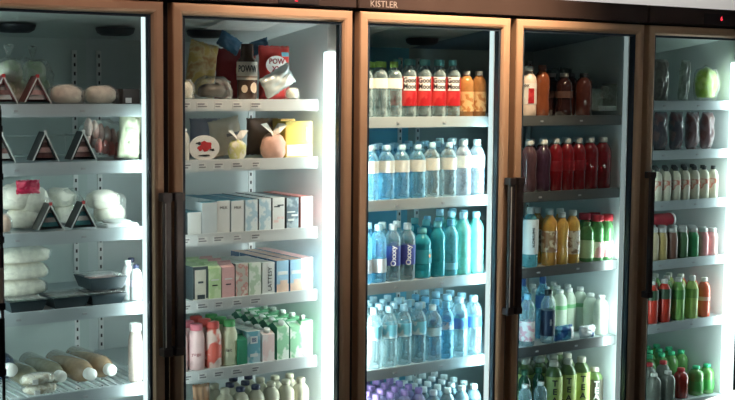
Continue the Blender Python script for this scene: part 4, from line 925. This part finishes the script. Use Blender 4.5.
rk.location = (xr, -.45, .0); rk['label'] = 'narrow black display strip standing at the left edge before the leftmost door'; rk['category'] = 'display rack'
p1 = at(700, 400, -1.5)[0]; p2 = at(735, 390.5, -1.467)[0]; zc = at(700, 400, -1.5)[1]
ct = empty('white_counter', (p1, -1.5, 0), math.atan2(.033, p2-p1))
MB().box(-.35, 1.2, -.8, 0, zc-.04, zc, bevel=.006).build('countertop', mat('white_counter_top', (.78, .77, .72), .35, 0, .03, 5), ct)
MB().box(-.32, 1.17, -.77, -.03, 0, zc-.04).build('counter_body', mat('grey_counter_body', (.3, .3, .3), .5), ct)
ct['label'] = 'white counter top whose corner shows at the bottom right'; ct['category'] = 'counter'

# ------------------------------------------------------------------ nudge neighbouring bottles apart on their shelves
rounds = {}
for r in REG:
    if r.get('rad'): rounds.setdefault((r['door'], r['shelf']), []).append(r)
for rs in rounds.values():
    for it in range(150):
        moved = False
        for i, a in enumerate(rs):
            for b in rs[i+1:]:
                A, B = a['o'].location, b['o'].location; need = a['rad']+b['rad']+.0012
                dx, dy = B.x-A.x, B.y-A.y; dd = math.hypot(dx, dy)
                if dd < need:
                    if a['row'] == b['row']: ux, uy = (1 if dx >= 0 else -1), 0; push = (math.sqrt(max(0, need*need-dy*dy))-abs(dx))/2+.0002
                    else: ux, uy = dx/(dd+1e-6), dy/(dd+1e-6); push = (need-dd)/2+.0002
                    wa = 1.0
                    A.x -= ux*push; A.y -= uy*push; B.x += ux*push; B.y += uy*push; moved = True
        for a in rs:
            L, d_ = a['o'].location, a['door']
            L.x = max(XL[d_][0]+a['rad'], min(XL[d_][1]-a['rad'], L.x)); L.y = max(SET[d_]+.0135+a['rad'], min(BACK-.013-a['rad'], L.y))
        if not moved: break

# ------------------------------------------------------------------ labels
grp = {}
for r in REG: grp.setdefault((r['desc'], r['door'], r['shelf']), []).append(r)
ORD = ['first', 'second', 'third', 'fourth', 'fifth', 'sixth', 'seventh', 'eighth']
for key, rs in grp.items():
    desc, dn, sh = key
    nrow = max(r['row'] for r in rs); percol = {}
    for r in rs:
        o = r['o']; o['category'] = r['cat']
        if r['label']: o['label'] = r['label']
        else:
            same = sorted([q for q in rs if q['row'] == r['row']], key=lambda q: q['o'].location.x)
            i = same.index(r); t = desc
            if len(same) > 1: t += ', ' + ('leftmost' if i == 0 else 'rightmost' if i == len(same)-1 else ORD[i]+' from left')
            if nrow > 1: t += (', ' if len(same) == 1 else ' in ') + ('front' if r['row'] == 1 else 'rear' if r['row'] == nrow else ORD[r['row']-1])+' row'
            t += ', %s shelf, %s door' % (SHW[sh-1] if not (dn in (3, 4) and sh == 5) else 'bottom', DOORW[dn])
            o['label'] = t
        if r['group']: o['group'] = '%s, %s door' % (r['group'], DOORW[dn])
